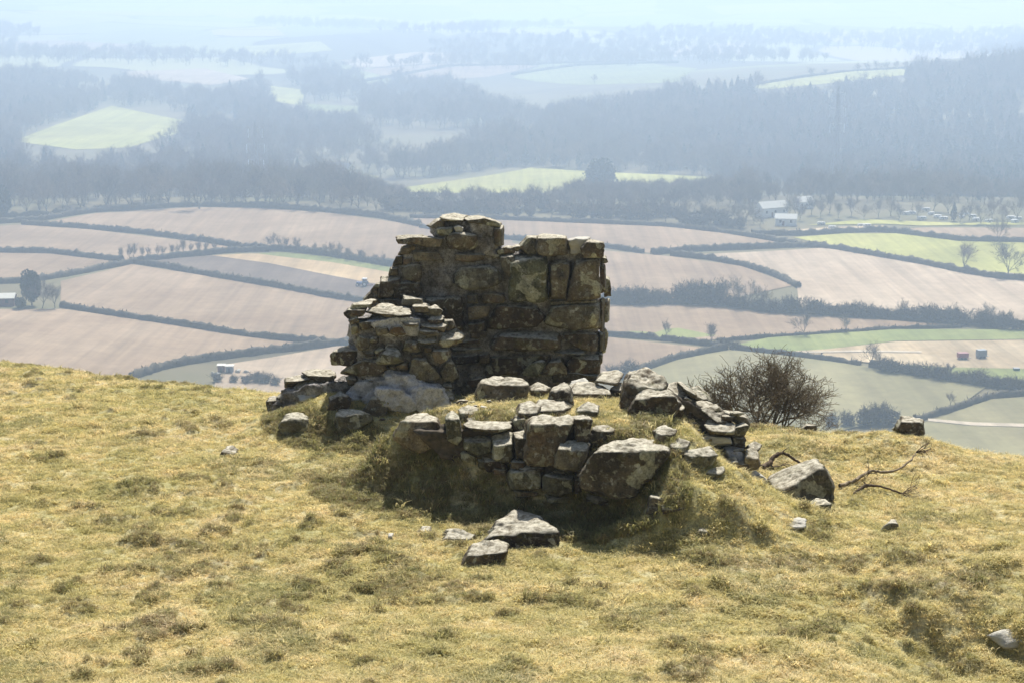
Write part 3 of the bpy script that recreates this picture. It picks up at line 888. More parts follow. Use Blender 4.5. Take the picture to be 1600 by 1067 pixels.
S([(864, 547), (920, 546), (912, 554), (868, 553)], -0.10, 0.34, m_=11)
S([(765, 551), (862, 549), (862, 562), (840, 582), (770, 585)], 0.0, 0.4, 'stone_dark')
S([(810, 587), (828, 568), (845, 562), (855, 566), (840, 587)], -0.22, 0.12, 'stone_lichen', m_=11)
S([(843, 586), (860, 565), (875, 559), (885, 570), (888, 585)], -0.08, 0.3)
S([(884, 567), (895, 555), (935, 551), (935, 581), (888, 584)], -0.03, 0.45, 'stone_dark')
S([(858, 585), (936, 582), (936, 594), (860, 598)], -0.02, 0.42, 'stone_dark')
for q in ([(700, 528), (748, 524), (752, 536), (704, 539)], [(704, 540), (752, 538), (754, 548), (706, 550)], [(702, 553), (744, 549), (746, 566), (706, 571)], [(748, 550), (764, 549), (766, 566), (750, 568)],
          [(700, 572), (716, 570), (718, 592), (702, 594)], [(760, 568), (770, 566), (772, 592), (760, 594)], [(733, 521), (762, 517), (760, 528), (735, 529)], [(730, 588), (760, 584), (766, 604), (728, 606)]):
    S(q, 0.02, 0.3, 'stone_dark', m_=11)
# ragged end of the wall on the right, catching the sun
for q, dz, t in (([(936, 402), (946, 400), (949, 410), (938, 414)], 0.1, 0.4), ([(938, 414), (945, 413), (947, 456), (939, 458)], 0.12, 0.4), ([(944, 430), (951, 433), (953, 460), (945, 462)], 0.4, 0.4),
                 ([(937, 466), (944, 465), (943, 520), (937, 518)], 0.15, 0.4), ([(942, 470), (952, 468), (951, 503), (943, 504)], 0.45, 0.4), ([(935, 520), (945, 518), (944, 548), (935, 550)], 0.15, 0.4),
                 ([(942, 508), (950, 524), (946, 550), (940, 552)], 0.4, 0.4), ([(934, 550), (942, 549), (940, 568), (933, 570)], 0.12, 0.4), ([(932, 570), (938, 569), (937, 590), (931, 592)], 0.1, 0.4), ([(938, 378), (943, 380), (941, 401), (937, 401)], 0.3, 0.4)):
    S(q, dz, t, m_=10, topn=(0.3, 0, 1))
# loose cobbles lodged along the broken top
for q in ([(786, 388), (797, 384), (806, 388), (803, 397), (788, 398)], [(776, 392), (786, 388), (790, 397), (779, 399)], [(800, 386), (812, 382), (818, 388), (808, 394)], [(766, 396), (778, 393), (782, 401), (770, 404)]):
    S(q, 0.05, 0.25, m_=9, topn=(0, 0, 1))

# stones lying on the platform behind and the rubble rim to the right: set down on the turf
def G(poly, t, material='stone', parent=None, dz=0.0, sink=2, name='stone', **kw):
    cx = sum(p[0] for p in poly) / len(poly)
    by = max(p[1] for p in poly) - sink
    q = ray_ground(cx, by)
    hi_, lo_ = min(p[1] for p in poly), max(p[1] for p in poly)
    mid = (hi_ + lo_) / 2
    poly = [(x, y + (max(y - mid, 0) / (lo_ - mid)) * (5 + 0.22 * (lo_ - hi_))) for x, y in poly]
    return stone(name, poly, q[1] + t * 0.35 + dz, t, parent, material, **kw)

# --- broken pier in front on the left
PD = 18.15
pier = core('broken_pier', [
    ([(547, 505), (572, 489), (640, 486), (690, 506), (700, 560), (696, 606), (562, 606), (548, 545)], PD + 0.40, 0.66, 0),
    ([(560, 592), (640, 585), (700, 592), (706, 640), (640, 660), (520, 645)], PD + 0.28, 0.7, 1),
    ([(570, 498), (600, 494), (652, 500), (654, 526), (600, 524)], PD + 0.16, 0.3, 1),
    ([(598, 578), (640, 580), (672, 604), (660, 634), (610, 622)], PD + 0.02, 0.4, 1),
    ([(640, 596), (690, 604), (704, 634), (668, 646), (640, 630)], PD - 0.08, 0.4, 1),
    ([(585, 606), (620, 600), (650, 632), (640, 650), (596, 640)], PD - 0.16, 0.4, 1),
    ([(424, 646), (440, 612), (500, 592), (530, 600), (540, 660), (440, 676)], PD + 0.42, 0.5, 0),
    ([(470, 610), (530, 590), (580, 600), (590, 650), (480, 660)], PD + 0.6, 0.8, 0),
], ruin, ['mortar', 'mortar_white'])
pier['label'] = 'broken pier with crumbling white mortar'
S = lambda poly, dz=0.0, t=0.34, material='stone', **kw: stone('stone', poly, PD + t / 2 - 0.04 + dz, t, pier, material, **kw)
FL = (0, -0.05, 1)
S([(546, 483), (552, 475), (575, 469), (586, 470), (583, 477), (560, 483)], 0.14, 0.4, topn=FL)
S([(537, 489), (545, 482), (573, 481), (569, 492), (545, 497)], 0.08, 0.45)
S([(568, 488), (590, 476), (620, 477), (642, 484), (640, 496), (600, 497)], 0.02, 0.55, 'stone', topn=(0, -0.2, 1), strata=3.0, amp=0.08)
S([(627, 477), (631, 462), (660, 468), (661, 477), (640, 480)], 0.28, 0.3, topn=FL)
S([(643, 477), (652, 472), (666, 474), (673, 482), (668, 489), (650, 488)], 0.12, 0.4, topn=FL)
S([(669, 482), (680, 477), (692, 486), (685, 494), (674, 493)], 0.14, 0.3, topn=FL, m_=11)
S([(667, 500), (680, 491), (694, 496), (690, 505), (672, 505)], 0.05, 0.35, topn=(0, -0.15, 1), m_=11)
S([(655, 504), (675, 501), (699, 508), (695, 521), (675, 516), (660, 513)], 0.0, 0.4, topn=(0, -0.15, 1))
S([(655, 514), (680, 511), (688, 520), (683, 525), (660, 523)], -0.05, 0.35, topn=FL, m_=11)
S([(692, 498), (708, 500), (713, 512), (700, 518), (693, 509)], 0.12, 0.3, 'stone_dark', m_=11)
S([(683, 536), (690, 523), (712, 512), (727, 525), (722, 534), (705, 541), (687, 541)], -0.02, 0.5, topn=(0, -0.3, 1))
S([(652, 533), (662, 524), (680, 521), (685, 528), (681, 538), (665, 539)], -0.09, 0.4, topn=(0, -0.3, 1), p_=9)
S([(628, 546), (633, 531), (653, 533), (656, 546), (640, 550)], -0.02, 0.3)
S([(640, 541), (645, 533), (652, 534), (653, 544), (645, 547)], -0.11, 0.2, m_=10, p_=7)
S([(604, 521), (612, 506), (625, 509), (632, 524), (620, 528)], -0.02, 0.3, 'stone_dark')
S([(627, 503), (645, 495), (655, 500), (655, 509), (632, 508)], -0.04, 0.4, topn=(0, -0.2, 1), m_=11)
S([(576, 529), (583, 523), (592, 525), (594, 535), (586, 540), (578, 536)], -0.03, 0.2, p_=6, m_=10)
S([(555, 537), (560, 524), (573, 521), (581, 535), (576, 546), (560, 546)], -0.02, 0.36)
S([(586, 566), (597, 547), (607, 533), (616, 537), (625, 548), (630, 565), (610, 569), (592, 568)], -0.16, 0.5, topn=(0.2, -0.3, 1))
S([(519, 554), (528, 545), (543, 540), (561, 548), (563, 561), (540, 569), (520, 568)], 0.06, 0.5, 'stone_dark')
S([(535, 581), (548, 570), (575, 557), (599, 565), (603, 576), (590, 585), (560, 588)], -0.02, 0.4, 'stone_dark')
S([(619, 573), (638, 565), (639, 579), (622, 580)], -0.02, 0.3, m_=11)
S([(637, 577), (645, 560), (665, 557), (677, 570), (690, 591), (660, 594), (640, 589)], -0.07, 0.4)
S([(674, 551), (680, 541), (698, 540), (704, 548), (701, 560), (690, 567), (680, 563)], -0.08, 0.4, topn=FL)
S([(687, 586), (695, 565), (703, 557), (711, 575), (715, 589), (705, 597), (690, 595)], 0.02, 0.4)
S([(678, 626), (683, 611), (698, 605), (707, 615), (711, 624), (690, 630)], -0.1, 0.4, topn=(0.2, -0.35, 1))
S([(643, 611), (660, 604), (665, 617), (655, 626), (641, 621)], -0.12, 0.2, 'stone_dark', m_=11)
for q in ([(560, 505), (580, 500), (584, 512), (564, 518)], [(585, 510), (602, 506), (606, 520), (588, 524)], [(640, 552), (660, 549), (662, 558), (644, 560)], [(606, 571), (620, 569), (622, 580), (608, 582)], [(600, 545), (592, 540), (582, 550), (590, 560)],
          [(566, 548), (582, 544), (586, 556), (570, 560)], [(548, 512), (558, 506), (560, 522), (549, 524)], [(544, 500), (556, 494), (562, 504), (548, 508)], [(690, 600), (704, 597), (708, 606), (692, 608)], [(662, 540), (676, 538), (676, 550), (664, 552)],
          [(540, 590), (556, 586), (560, 598), (544, 602)], [(566, 594), (582, 590), (586, 600), (570, 604)]):
    S(q, 0.0, 0.3, m_=10)
# stump of the wall running off to the left
SD = 0.3
S([(445, 603), (446, 590), (475, 585), (497, 582), (496, 592), (470, 598), (460, 602)], SD, 0.6, 'stone_dark', topn=FL)
S([(458, 606), (468, 593), (490, 588), (506, 598), (499, 608), (475, 612)], SD - 0.12, 0.6, topn=(-0.1, -0.35, 1), strata=2)
S([(459, 612), (463, 605), (490, 605), (504, 603), (497, 619), (470, 627)], SD - 0.25, 0.5, 'stone_pale', topn=(-0.1, -0.4, 1), strata=2)
S([(472, 582), (488, 577), (510, 577), (526, 584), (518, 600), (496, 598)], SD + 0.1, 0.5, 'stone_dark')
S([(416, 628), (421, 621), (428, 619), (438, 622), (438, 636), (421, 647)], SD, 0.4, 'stone_dark')
S([(434, 620), (450, 607), (461, 611), (459, 623), (440, 627)], SD - 0.05, 0.4, 'stone_dark')
G([(433, 667), (444, 648), (455, 644), (471, 645), (485, 655), (481, 669), (460, 676), (447, 679), (436, 672)], 0.36, 'stone_lichen', pier, p_=12, topn=(-0.1, -0.1, 1))
G([(521, 657), (528, 641), (548, 639), (576, 646), (583, 658), (560, 667), (535, 675), (524, 677)], 0.5, 'stone_lichen', pier, topn=(-0.1, 0, 1))
G([(505, 640), (515, 622), (535, 612), (550, 622), (540, 640)], 0.4, 'stone_dark', pier)
G([(566, 640), (580, 622), (604, 618), (612, 634), (596, 648)], 0.3, 'stone', pier)

# --- low wall in front
low = core('low_wall', [
    ([(640, 664), (800, 664), (820, 690), (820, 750), (790, 740), (690, 712)], 15.36, 0.4, 0),
    ([(820, 668), (920, 668), (1020, 704), (995, 768), (830, 765)], 14.95, 0.45, 0),
    ([(985, 605), (1040, 600), (1100, 636), (1160, 672), (1168, 722), (1100, 715), (1040, 678), (980, 650)], 15.9, 0.5, 0),
], ruin, ['earth'])
low['label'] = 'low broken wall of large squared stones'
def LD(px):
    return 15.38 - (px - 650) * 0.0034
def S(poly, dz=0.0, t=0.4, material='stone', **kw):
    cx = sum(p[0] for p in poly) / len(poly)
    kw.setdefault('front_tilt', 0.05)
    return stone('stone', poly, LD(cx) + t / 2 - 0.06 + dz, t, low, material, **kw)
S([(614, 684), (630, 655), (655, 647), (680, 651), (692, 670), (687, 698), (660, 706), (630, 697)], -0.06, 0.45, topn=(0, 0, 1))
S([(695, 652), (705, 643), (717, 650), (721, 680), (715, 696), (701, 690)], -0.08, 0.45, 'stone_lichen')
S([(721, 663), (735, 656), (770, 660), (801, 658), (799, 671), (765, 677), (740, 673)], -0.02, 0.45, topn=(0, -0.1, 1))
S([(722, 680), (740, 677), (769, 682), (769, 707), (745, 714), (725, 702)], -0.05, 0.5, 'stone_lichen')
S([(768, 681), (785, 674), (801, 675), (802, 711), (790, 723), (768, 718)], -0.05, 0.5, 'stone_lichen')
S([(802, 677), (821, 672), (822, 714), (805, 717)], 0.0, 0.4, 'stone_dark')
S([(819, 717), (822, 660), (830, 653), (860, 649), (892, 647), (898, 665), (882, 690), (867, 728), (840, 730), (823, 726)], -0.10, 0.42, p_=40, topn=(0, -0.08, 1))
S([(865, 728), (872, 695), (880, 687), (905, 685), (923, 692), (916, 716), (900, 734), (885, 735)], -0.14, 0.42, p_=40, topn=(0.05, -0.15, 1))
S([(906, 757), (910, 734), (940, 695), (955, 689), (1000, 688), (1036, 694), (1048, 702), (1024, 722), (1006, 752), (990, 777), (960, 779), (920, 767)], -0.16, 0.42, 'stone_dark', m_=24, topn=(0.0, -0.04, 1), chips=1, p_=48, front_tilt=0.02)
S([(792, 737), (800, 727), (840, 730), (849, 740), (847, 763), (800, 765)], -0.12, 0.5, 'stone_lichen')
S([(849, 743), (880, 735), (898, 738), (896, 768), (870, 775), (850, 768)], -0.12, 0.5, 'stone_lichen')
S([(803, 722), (851, 727), (850, 734), (806, 734)], -0.06, 0.4, 'stone_dark', m_=11)
S([(893, 651), (915, 647), (923, 655), (917, 692), (898, 690)], 0.1, 0.5, 'stone_dark')
S([(896, 740), (908, 742), (910, 768), (898, 772)], -0.04, 0.3, 'stone_dark', m_=11)
S([(752, 712), (790, 722), (796, 742), (760, 738)], -0.02, 0.3, 'stone_dark')
rr_pick = random.Random(12)
_G = G
G = lambda poly, t, material='stone', parent=low, **kw: _G(poly, t, material, parent, **kw)
G([(741, 611), (752, 597), (775, 590), (810, 591), (824, 600), (820, 616), (790, 624), (750, 624)], 0.36, topn=(0, -0.1, 1))
G([(806, 642), (812, 630), (830, 626), (846, 635), (838, 651), (815, 656)], 0.4, topn=(0, -0.25, 1), m_=12)
G([(798, 662), (806, 645), (823, 645), (824, 670), (806, 673)], 0.3, 'stone_dark')
G([(856, 627), (865, 605), (880, 597), (891, 605), (897, 627), (880, 637)], 0.5, 'stone_dark')
G([(878, 613), (900, 599), (925, 597), (951, 607), (957, 616), (935, 624), (905, 621)], 0.5, topn=(0.05, -0.2, 1))
G([(887, 603), (893, 595), (910, 591), (918, 598), (905, 609), (892, 610)], 0.4, 'stone_pale', topn=(0, -0.3, 1), dz=0.2)
G([(814, 646), (840, 628), (880, 625), (895, 636), (870, 650), (830, 652)], 0.5, 'stone_dark', strata=2)
G([(930, 591), (940, 583), (965, 579), (974, 585), (960, 594)], 0.5, topn=(0, -0.25, 1), m_=12)
G([(966, 628), (975, 595), (985, 582), (1005, 576), (1015, 577), (1036, 590), (1042, 602), (1020, 616), (1000, 634), (975, 638)], 0.6, topn=(0.1, -0.25, 1), m_=20, amp=0.06, front_tilt=0.05)
G([(980, 640), (1000, 610), (1040, 606), (1062, 630), (1050, 650), (1000, 656)], 0.5, 'stone_dark', dz=0.12, amp=0.07)
S2 = lambda poly, d, t=0.35, material='stone', **kw: stone('stone', poly, d, t, low, material, **kw)
S2([(1039, 608), (1045, 600), (1058, 596), (1071, 607), (1082, 622), (1065, 628), (1050, 624)], 16.0, 0.5, topn=(0.3, -0.35, 1))
S2([(1057, 597), (1065, 596), (1086, 614), (1088, 622), (1078, 620)], 15.9, 0.35, topn=(0.5, -0.1, 1), m_=11)
S2([(1079, 611), (1090, 603), (1105, 617), (1110, 627), (1090, 628)], 16.1, 0.4, topn=(0.3, -0.3, 1))
S2([(1084, 628), (1098, 624), (1116, 632), (1112, 640), (1090, 640)], 15.9, 0.4, topn=(0.3, -0.1, 1), m_=11)
S2([(1093, 641), (1105, 634), (1120, 633), (1133, 648), (1142, 662), (1120, 660), (1105, 652)], 15.75, 0.5, topn=(0.3, -0.45, 1))
S2([(1128, 641), (1150, 640), (1166, 648), (1172, 662), (1168, 671), (1145, 658)], 15.85, 0.4, topn=(0.2, 0.0, 1))
S2([(1101, 661), (1108, 655), (1135, 659), (1149, 662), (1147, 677), (1110, 678)], 15.6, 0.45, topn=(0, -0.2, 1))
S2([(1143, 670), (1150, 662), (1163, 660), (1170, 668), (1165, 680), (1148, 680)], 15.55, 0.2, 'stone_lichen', m_=11)
S2([(977, 657), (982, 650), (1015, 646), (1019, 659), (990, 666), (980, 664)], 15.55, 0.4, topn=(0, 0, 1), m_=12)
S2([(1015, 651), (1050, 639), (1056, 651), (1020, 662)], 15.7, 0.4, 'stone_dark', m_=12)
S2([(1095, 692), (1100, 677), (1140, 680), (1146, 694), (1120, 698)], 15.62, 0.45, 'stone_pale')
S2([(1094, 680), (1108, 676), (1114, 690), (1098, 693)], 15.55, 0.35, m_=11)
S2([(1158, 728), (1165, 705), (1178, 698), (1186, 712), (1188, 726), (1180, 734), (1163, 733)], 15.4, 0.35, topn=(0.1, -0.3, 1))
S2([(1165, 697), (1180, 689), (1191, 695), (1183, 706), (1170, 704)], 15.8, 0.35, topn=(0, -0.2, 1), m_=11)
S2([(1063, 658), (1070, 640), (1085, 631), (1101, 640), (1104, 660), (1085, 668)], 15.85, 0.4, 'stone_dark')
S2([(1128, 698), (1150, 694), (1166, 702), (1164, 722), (1140, 724)], 15.6, 0.4, 'mortar_white', amp=0.06)
S2([(1140, 676), (1160, 676), (1164, 694), (1144, 696)], 15.75, 0.4, 'stone_dark')
S2([(1150, 720), (1166, 718), (1170, 732), (1154, 736)], 15.35, 0.3, m_=10)
S2([(1135, 718), (1150, 714), (1154, 728), (1138, 730)], 15.35, 0.3, 'stone_dark', m_=10)
S2([(1060, 668), (1078, 664), (1100, 676), (1096, 694), (1070, 690)], 15.8, 0.4, 'stone_dark', amp=0.06)
G([(1060, 718), (1065, 706), (1085, 701), (1110, 699), (1122, 710), (1110, 721), (1080, 725)], 0.28, 'stone_lichen', topn=(0, -0.2, 1))
G([(1093, 742), (1110, 733), (1130, 727), (1133, 736), (1115, 745)], 0.22, 'stone_lichen', topn=(0, -0.3, 1), m_=11)
G([(1008, 796), (1016, 776), (1032, 770), (1042, 780), (1030, 798)], 0.3, m_=12)
G([(1033, 786), (1050, 776), (1102, 777), (1076, 790), (1040, 795)], 0.45, topn=(0, -0.2, 1), m_=12)
G([(1085, 834), (1094, 824), (1108, 822), (1112, 832), (1098, 838)], 0.2, m_=10)
for q, t in (([(760, 668), (785, 660), (806, 664), (800, 674), (770, 676)], 0.3), ([(730, 655), (745, 648), (762, 652), (758, 662), (735, 664)], 0.3), ([(716, 640), (730, 633), (748, 638), (742, 648), (722, 650)], 0.3),
             ([(826, 640), (846, 632), (866, 640), (858, 654), (832, 654)], 0.35), ([(900, 640), (918, 630), (936, 636), (930, 652), (908, 654)], 0.3), ([(925, 668), (945, 660), (962, 668), (950, 682), (930, 684)], 0.3),
             ([(1020, 672), (1040, 664), (1058, 672), (1048, 686), (1026, 686)], 0.3), ([(955, 606), (970, 598), (982, 606), (974, 620), (958, 620)], 0.3), ([(826, 606), (842, 598), (860, 606), (852, 620), (830, 620)], 0.3),
             ([(1000, 640), (1016, 630), (1036, 636), (1030, 650), (1006, 652)], 0.3), ([(1036, 636), (1052, 626), (1070, 634), (1064, 648), (1042, 650)], 0.3), ([(1046, 690), (1062, 684), (1078, 692), (1070, 704), (1050, 704)], 0.3)):
    G(q, t, rr_pick.choice(['stone', 'stone', 'stone_dark', 'stone_lichen']), topn=(rr_pick.uniform(-.1, .1), -0.2, 1), m_=12)
for q in ([(690, 676), (700, 672), (704, 692), (692, 694)], [(720, 700), (742, 712), (744, 726), (722, 716)], [(744, 714), (768, 718), (768, 736), (746, 730)], [(770, 724), (792, 724), (794, 742), (772, 742)], [(798, 714), (822, 718), (822, 728), (800, 730)],
          [(866, 728), (884, 734), (884, 742), (866, 740)], [(898, 732), (912, 728), (914, 746), (900, 748)], [(800, 764), (846, 764), (840, 778), (806, 778)], [(850, 770), (896, 772), (890, 786), (856, 784)], [(914, 766), (950, 780), (946, 792), (918, 784)]):
    S(q, -0.04, 0.35, rr_pick.choice(['stone', 'stone_dark', 'stone_lichen']), m_=12)
# small rubble scattered over the broken tops
rr = np.random.default_rng(31)
def rubble(n, box, parent, dfun, smin, smax):
    for i in range(n):
        x, y = rr.uniform(box[0], box[2]), rr.uniform(box[1], box[3])
        s_ = rr.uniform(smin, smax)
        a = np.sort(rr.uniform(0, 2 * math.pi, 6))
        poly = [(x + s_ * math.cos(t) * 1.25, y + s_ * 0.7 * math.sin(t)) for t in a]
        if len(hull2(poly)) < 4:
            continue
        d = dfun(x, y)
        stone('stone', poly, d, s_ / FPX * d * 1.6, parent, rr.choice(['stone', 'stone', 'stone_dark', 'stone_pale']), m_=8)
rubble(14, (690, 610, 770, 640), low, lambda x, y: ray_ground(x, y)[1], 4, 9)
rubble(16, (1045, 620, 1160, 720), low, lambda x, y: 15.72 - 0.003 * (y - 620), 5, 10)
rubble(10, (430, 640, 600, 690), pier, lambda x, y: ray_ground(x, y)[1], 4, 8)
rubble(8, (800, 630, 900, 665), low, lambda x, y: ray_ground(x, y)[1], 4, 8)

# --- loose stones in the grass, each a thing of its own
def loose(poly, t, label, material='stone', **kw):
    o = G(poly, t, material, parent=None, name='loose_stone', **kw)
    return tag(o, label, 'stone', 'loose stones in the grass')
loose([(743, 843), (770, 820), (795, 802), (815, 799), (850, 807), (874, 830), (875, 842), (850, 850), (785, 853), (760, 850)], 0.8, 'large flat topped stone in the grass before the low wall', 'stone_dark', topn=(-0.12, -0.14, 1), m_=22, amp=0.05, strata=1.5, front_tilt=0.05)
loose([(718, 876), (735, 853), (765, 842), (797, 850), (790, 868), (752, 882), (725, 882)], 0.45, 'dark stone at the left front corner of the flat topped stone', 'stone_dark', topn=(-0.1, -0.12, 1), m_=16, amp=0.05, front_tilt=0.05)
loose([(690, 838), (700, 826), (716, 824), (744, 836), (735, 844), (705, 846)], 0.35, 'greenish stone just left of the large flat topped stone', 'stone_lichen', topn=(0, -0.15, 1), front_tilt=0.05)
loose([(650, 833), (660, 822), (673, 822), (672, 832), (658, 836)], 0.2, 'small grey stone left of the greenish stone', m_=11)
loose([(604, 842), (607, 833), (614, 833), (615, 842)], 0.12, 'tiny pale stone in the grass left of the low wall shadow', 'stone_pale', m_=9)
loose([(555, 776), (565, 769), (600, 768), (616, 773), (600, 778), (570, 779)], 0.35, 'thin flat stone sunk in the grass left of the shadow', topn=(0, -0.2, 1))
loose([(341, 711), (352, 698), (365, 695), (373, 700), (370, 709), (352, 714)], 0.3, 'dark stone alone in the grass left of the ruin', 'stone_dark', topn=(0.2, -0.2, 1))
loose([(566, 704), (585, 694), (606, 691), (602, 701), (580, 707)], 0.3, 'pale flat stone at the foot of the mound', topn=(0, -0.3, 1))
loose([(1196, 750), (1205, 741), (1255, 719), (1277, 716), (1290, 730), (1302, 755), (1302, 777), (1290, 785), (1270, 781), (1230, 768)], 0.55, 'big leaning grey slab right of the ruin', topn=(-0.5, -0.05, 1), m_=26, amp=0.03, strata=1.0, chips=1, p_=44)
loose([(1171, 740), (1180, 735), (1192, 741), (1202, 753), (1195, 759), (1182, 752)], 0.22, 'white pointed stone beside the leaning slab', 'stone_pale', m_=12)
loose([(1266, 787), (1275, 778), (1290, 776), (1300, 787), (1298, 798), (1280, 799)], 0.25, 'small round grey stone at the foot of the leaning slab', 'stone_lichen', m_=12)
loose([(1226, 817), (1245, 808), (1261, 810), (1257, 820), (1240, 823)], 0.25, 'small white flat stone below the leaning slab', 'stone_pale', topn=(0, -0.3, 1), m_=11)
loose([(1375, 824), (1390, 812), (1402, 809), (1408, 825), (1400, 833), (1385, 830)], 0.22, 'small triangular grey stone alone in the grass on the right', m_=12)
loose([(1540, 992), (1570, 982), (1640, 978), (1640, 1000), (1570, 1004)], 0.35, 'white flat stone on the bank at the right edge', 'stone_pale', topn=(0, -0.3, 1))
loose([(1396, 666), (1410, 652), (1425, 648), (1442, 654), (1444, 670), (1420, 674)], 0.4, 'mossy stone on the skyline of the right crest', topn=(0, -0.1, 1))
loose([(1578, 884), (1590, 879), (1612, 880), (1612, 889), (1588, 890)], 0.2, 'small pale stone above the bank at the right edge', 'stone_pale', m_=10)
loose([(1250, 668), (1262, 661), (1276, 664), (1274, 671), (1258, 672)], 0.2, 'small dark stone on the crest beside the thorn bush', 'stone_dark', m_=10)
#%%MARK3
# ------------------------------------------------------------------ branches, bushes, trees
def segs_mesh(segs, sides=4):
    """segs: rows p0(3) p1(3) r0 r1 -> tapered prisms"""
    s_ = np.asarray(segs, float)
    a, b_, r0, r1 = s_[:, :3], s_[:, 3:6], s_[:, 6], s_[:, 7]
    d = b_ - a
    d /= np.maximum(np.linalg.norm(d, axis=1), 1e-9)[:, None]
    ref = np.where(np.abs(d[:, 2:]) < 0.9, np.array([[0, 0, 1.0]]), np.array([[1.0, 0, 0]]))
    u = np.cross(d, ref); u /= np.linalg.norm(u, axis=1)[:, None]
    w = np.cross(d, u)
    n = len(s_)
    V = np.zeros((n, 2 * sides, 3))
    for k in range(sides):
        t = 2 * math.pi * k / sides
        o = u * math.cos(t) + w * math.sin(t)
        V[:, k] = a + o * r0[:, None]
        V[:, sides + k] = b_ + o * r1[:, None]
    base = np.arange(n)[:, None] * 2 * sides
    F = []
    for k in range(sides):
        k2 = (k + 1) % sides
        F.append(np.concatenate([base + k, base + k2, base + sides + k2, base + sides + k], 1))
    return V.reshape(-1, 3), np.concatenate(F)

def grow(start, direc, length, radius, levels, r_, kids, spread, gnarl=0.15, up=0.1, shrink=0.62, minr=0.0, nseg=4):
    """recursive branching, returns list of (level, row)"""
    out = []
    def rec(p, d, L, r, lv):
        p = np.array(p, float); d = np.array(d, float)
        pts = [p.copy()]
        for k in range(nseg):
            d = d + r_.normal(0, gnarl, 3) + np.array([0, 0, up])
            d /= np.linalg.norm(d)
            q = p + d * L / nseg
            ra = r * (1 - 0.55 * k / nseg); rb = r * (1 - 0.55 * (k + 1) / nseg)
            out.append((lv, (*p, *q, max(ra, minr), max(rb, minr * 0.7))))
            p = q
            pts.append(p.copy())
            if lv < levels and (k > 0 or lv > 0):
                for c_ in range(kids[min(lv, len(kids) - 1)]):
                    e = r_.normal(0, 1, 3)
                    e -= d * (e @ d)
                    e /= np.linalg.norm(e)
                    sp = spread * r_.uniform(0.6, 1.3)
                    nd = d * math.cos(sp) + e * math.sin(sp)
                    rec(p, nd, L * shrink * r_.uniform(0.7, 1.2), r * 0.55, lv + 1)
    rec(start, direc, length, radius, 0)
    return out

# --- hawthorn bush beyond the crest
hb = P(1195, 690, 19.3)
hb[2] = gz(hb[0], hb[1])
r_ = np.random.default_rng(3)
seg = []
for k in range(17):
    an = r_.uniform(0, 2 * math.pi)
    lean = r_.uniform(0.15, 0.95)
    st = np.array([math.cos(an) * r_.uniform(0, 0.35), math.sin(an) * 0.25, -0.05])
    d = np.array([math.cos(an) * lean * 1.1, math.sin(an) * lean * 0.7, 1.0])
    d /= np.linalg.norm(d)
    seg += grow(st, d, r_.uniform(0.62, 0.85) * (1.1 - 0.15 * lean), 0.017, 3, r_, [2, 2, 2], 0.8, 0.22, 0.05, 0.55, 0.0035)
# lone shoot at the left
seg += grow((-0.45, 0, 0.15), (-0.45, 0, 1.0), 1.0, 0.012, 2, r_, [1, 1], 0.6, 0.16, 0.08, 0.5, 0.0032)
bush = add('hawthorn_bush', None, hb, None, 0.0, (0.84, 0.84, 0.66))
tag(bush, 'leafless tangled hawthorn bush on the crest right of the ruin', 'bush')
V, F = segs_mesh([r for lv, r in seg if lv == 0], 5)
add('stem', new_mesh('stem', V, F, M['thorn']), hb, bush)
V, F = segs_mesh([r for lv, r in seg if lv > 0], 3)
add('twigs', new_mesh('twigs', V, F, M['thorn']), hb, bush)

# --- dead wood beside the slab
def limb(name, pts, rad, material, label, twigs=None, cat='branch', rs=1):
    """pts: (px, py, height above turf); one bent limb with side twigs"""
    W = []
    for px, py, h in pts:
        q = ray_ground(px, py)
        W.append(np.array([q[0], q[1], gz(q[0], q[1]) + h]))
    W = np.array(W)
    r_ = np.random.default_rng(rs)
    # smooth subdivision
    T = np.linspace(0, len(W) - 1, (len(W) - 1) * 5 + 1)
    Q = np.stack([np.interp(T, range(len(W)), W[:, i]) for i in range(3)], -1)
    for _ in range(2):
        Q[1:-1] = 0.25 * Q[:-2] + 0.5 * Q[1:-1] + 0.25 * Q[2:]
    Q += r_.normal(0, rad * 0.18, Q.shape)
    rr_ = np.interp(T, range(len(W)), np.linspace(1, 0.35, len(W))) * rad * r_.uniform(0.8, 1.2, len(T))
    rows = [(*Q[i], *Q[i + 1], rr_[i], rr_[i + 1]) for i in range(len(Q) - 1)]
    C = Q.mean(0)
    def loc(rows):
        a = np.array(rows)
        a[:, :3] -= C; a[:, 3:6] -= C
        return a
    V, F = segs_mesh(loc(rows), 7)
    if twigs:
        o = add(name, None, C)
        add('limb', new_mesh('limb', V, F, M[material]), C, o)
        tw = []
        for (px, py, h, dx, dz, L, n) in twigs:
            q = ray_ground(px, py)
            s0 = np.array([q[0], q[1], gz(q[0], q[1]) + h])
            for k in range(n):
                d = np.array([dx, 0, dz]) + r_.normal(0, 0.3, 3)
                d /= np.linalg.norm(d)
                tw += [r for lv, r in grow(s0, d, L * r_.uniform(0.6, 1.1), rad * 0.28, 1, r_, [1], 0.6, 0.2, 0.0, 0.6, 0.003)]
        V, F = segs_mesh(loc(tw), 3)
        add('twigs', new_mesh('twigs', V, F, M['bark']), C, o)
    else:
        o = add(name, new_mesh(name, V, F, M[material]), C)
    return tag(o, label, cat, 'dead wood in the grass')
limb('dead_root', [(1190, 735, 0.02), (1203, 732, 0.05), (1211, 728, 0.11), (1221, 726, 0.13), (1236, 727, 0.09), (1252, 730, 0.03)], 0.03, 'bark', 'dark arched dead root behind the leaning slab', [(1221, 726, 0.13, 0.1, 1.0, 0.05, 1), (1204, 733, 0.03, 1.0, 0.1, 0.2, 1)], 'root')
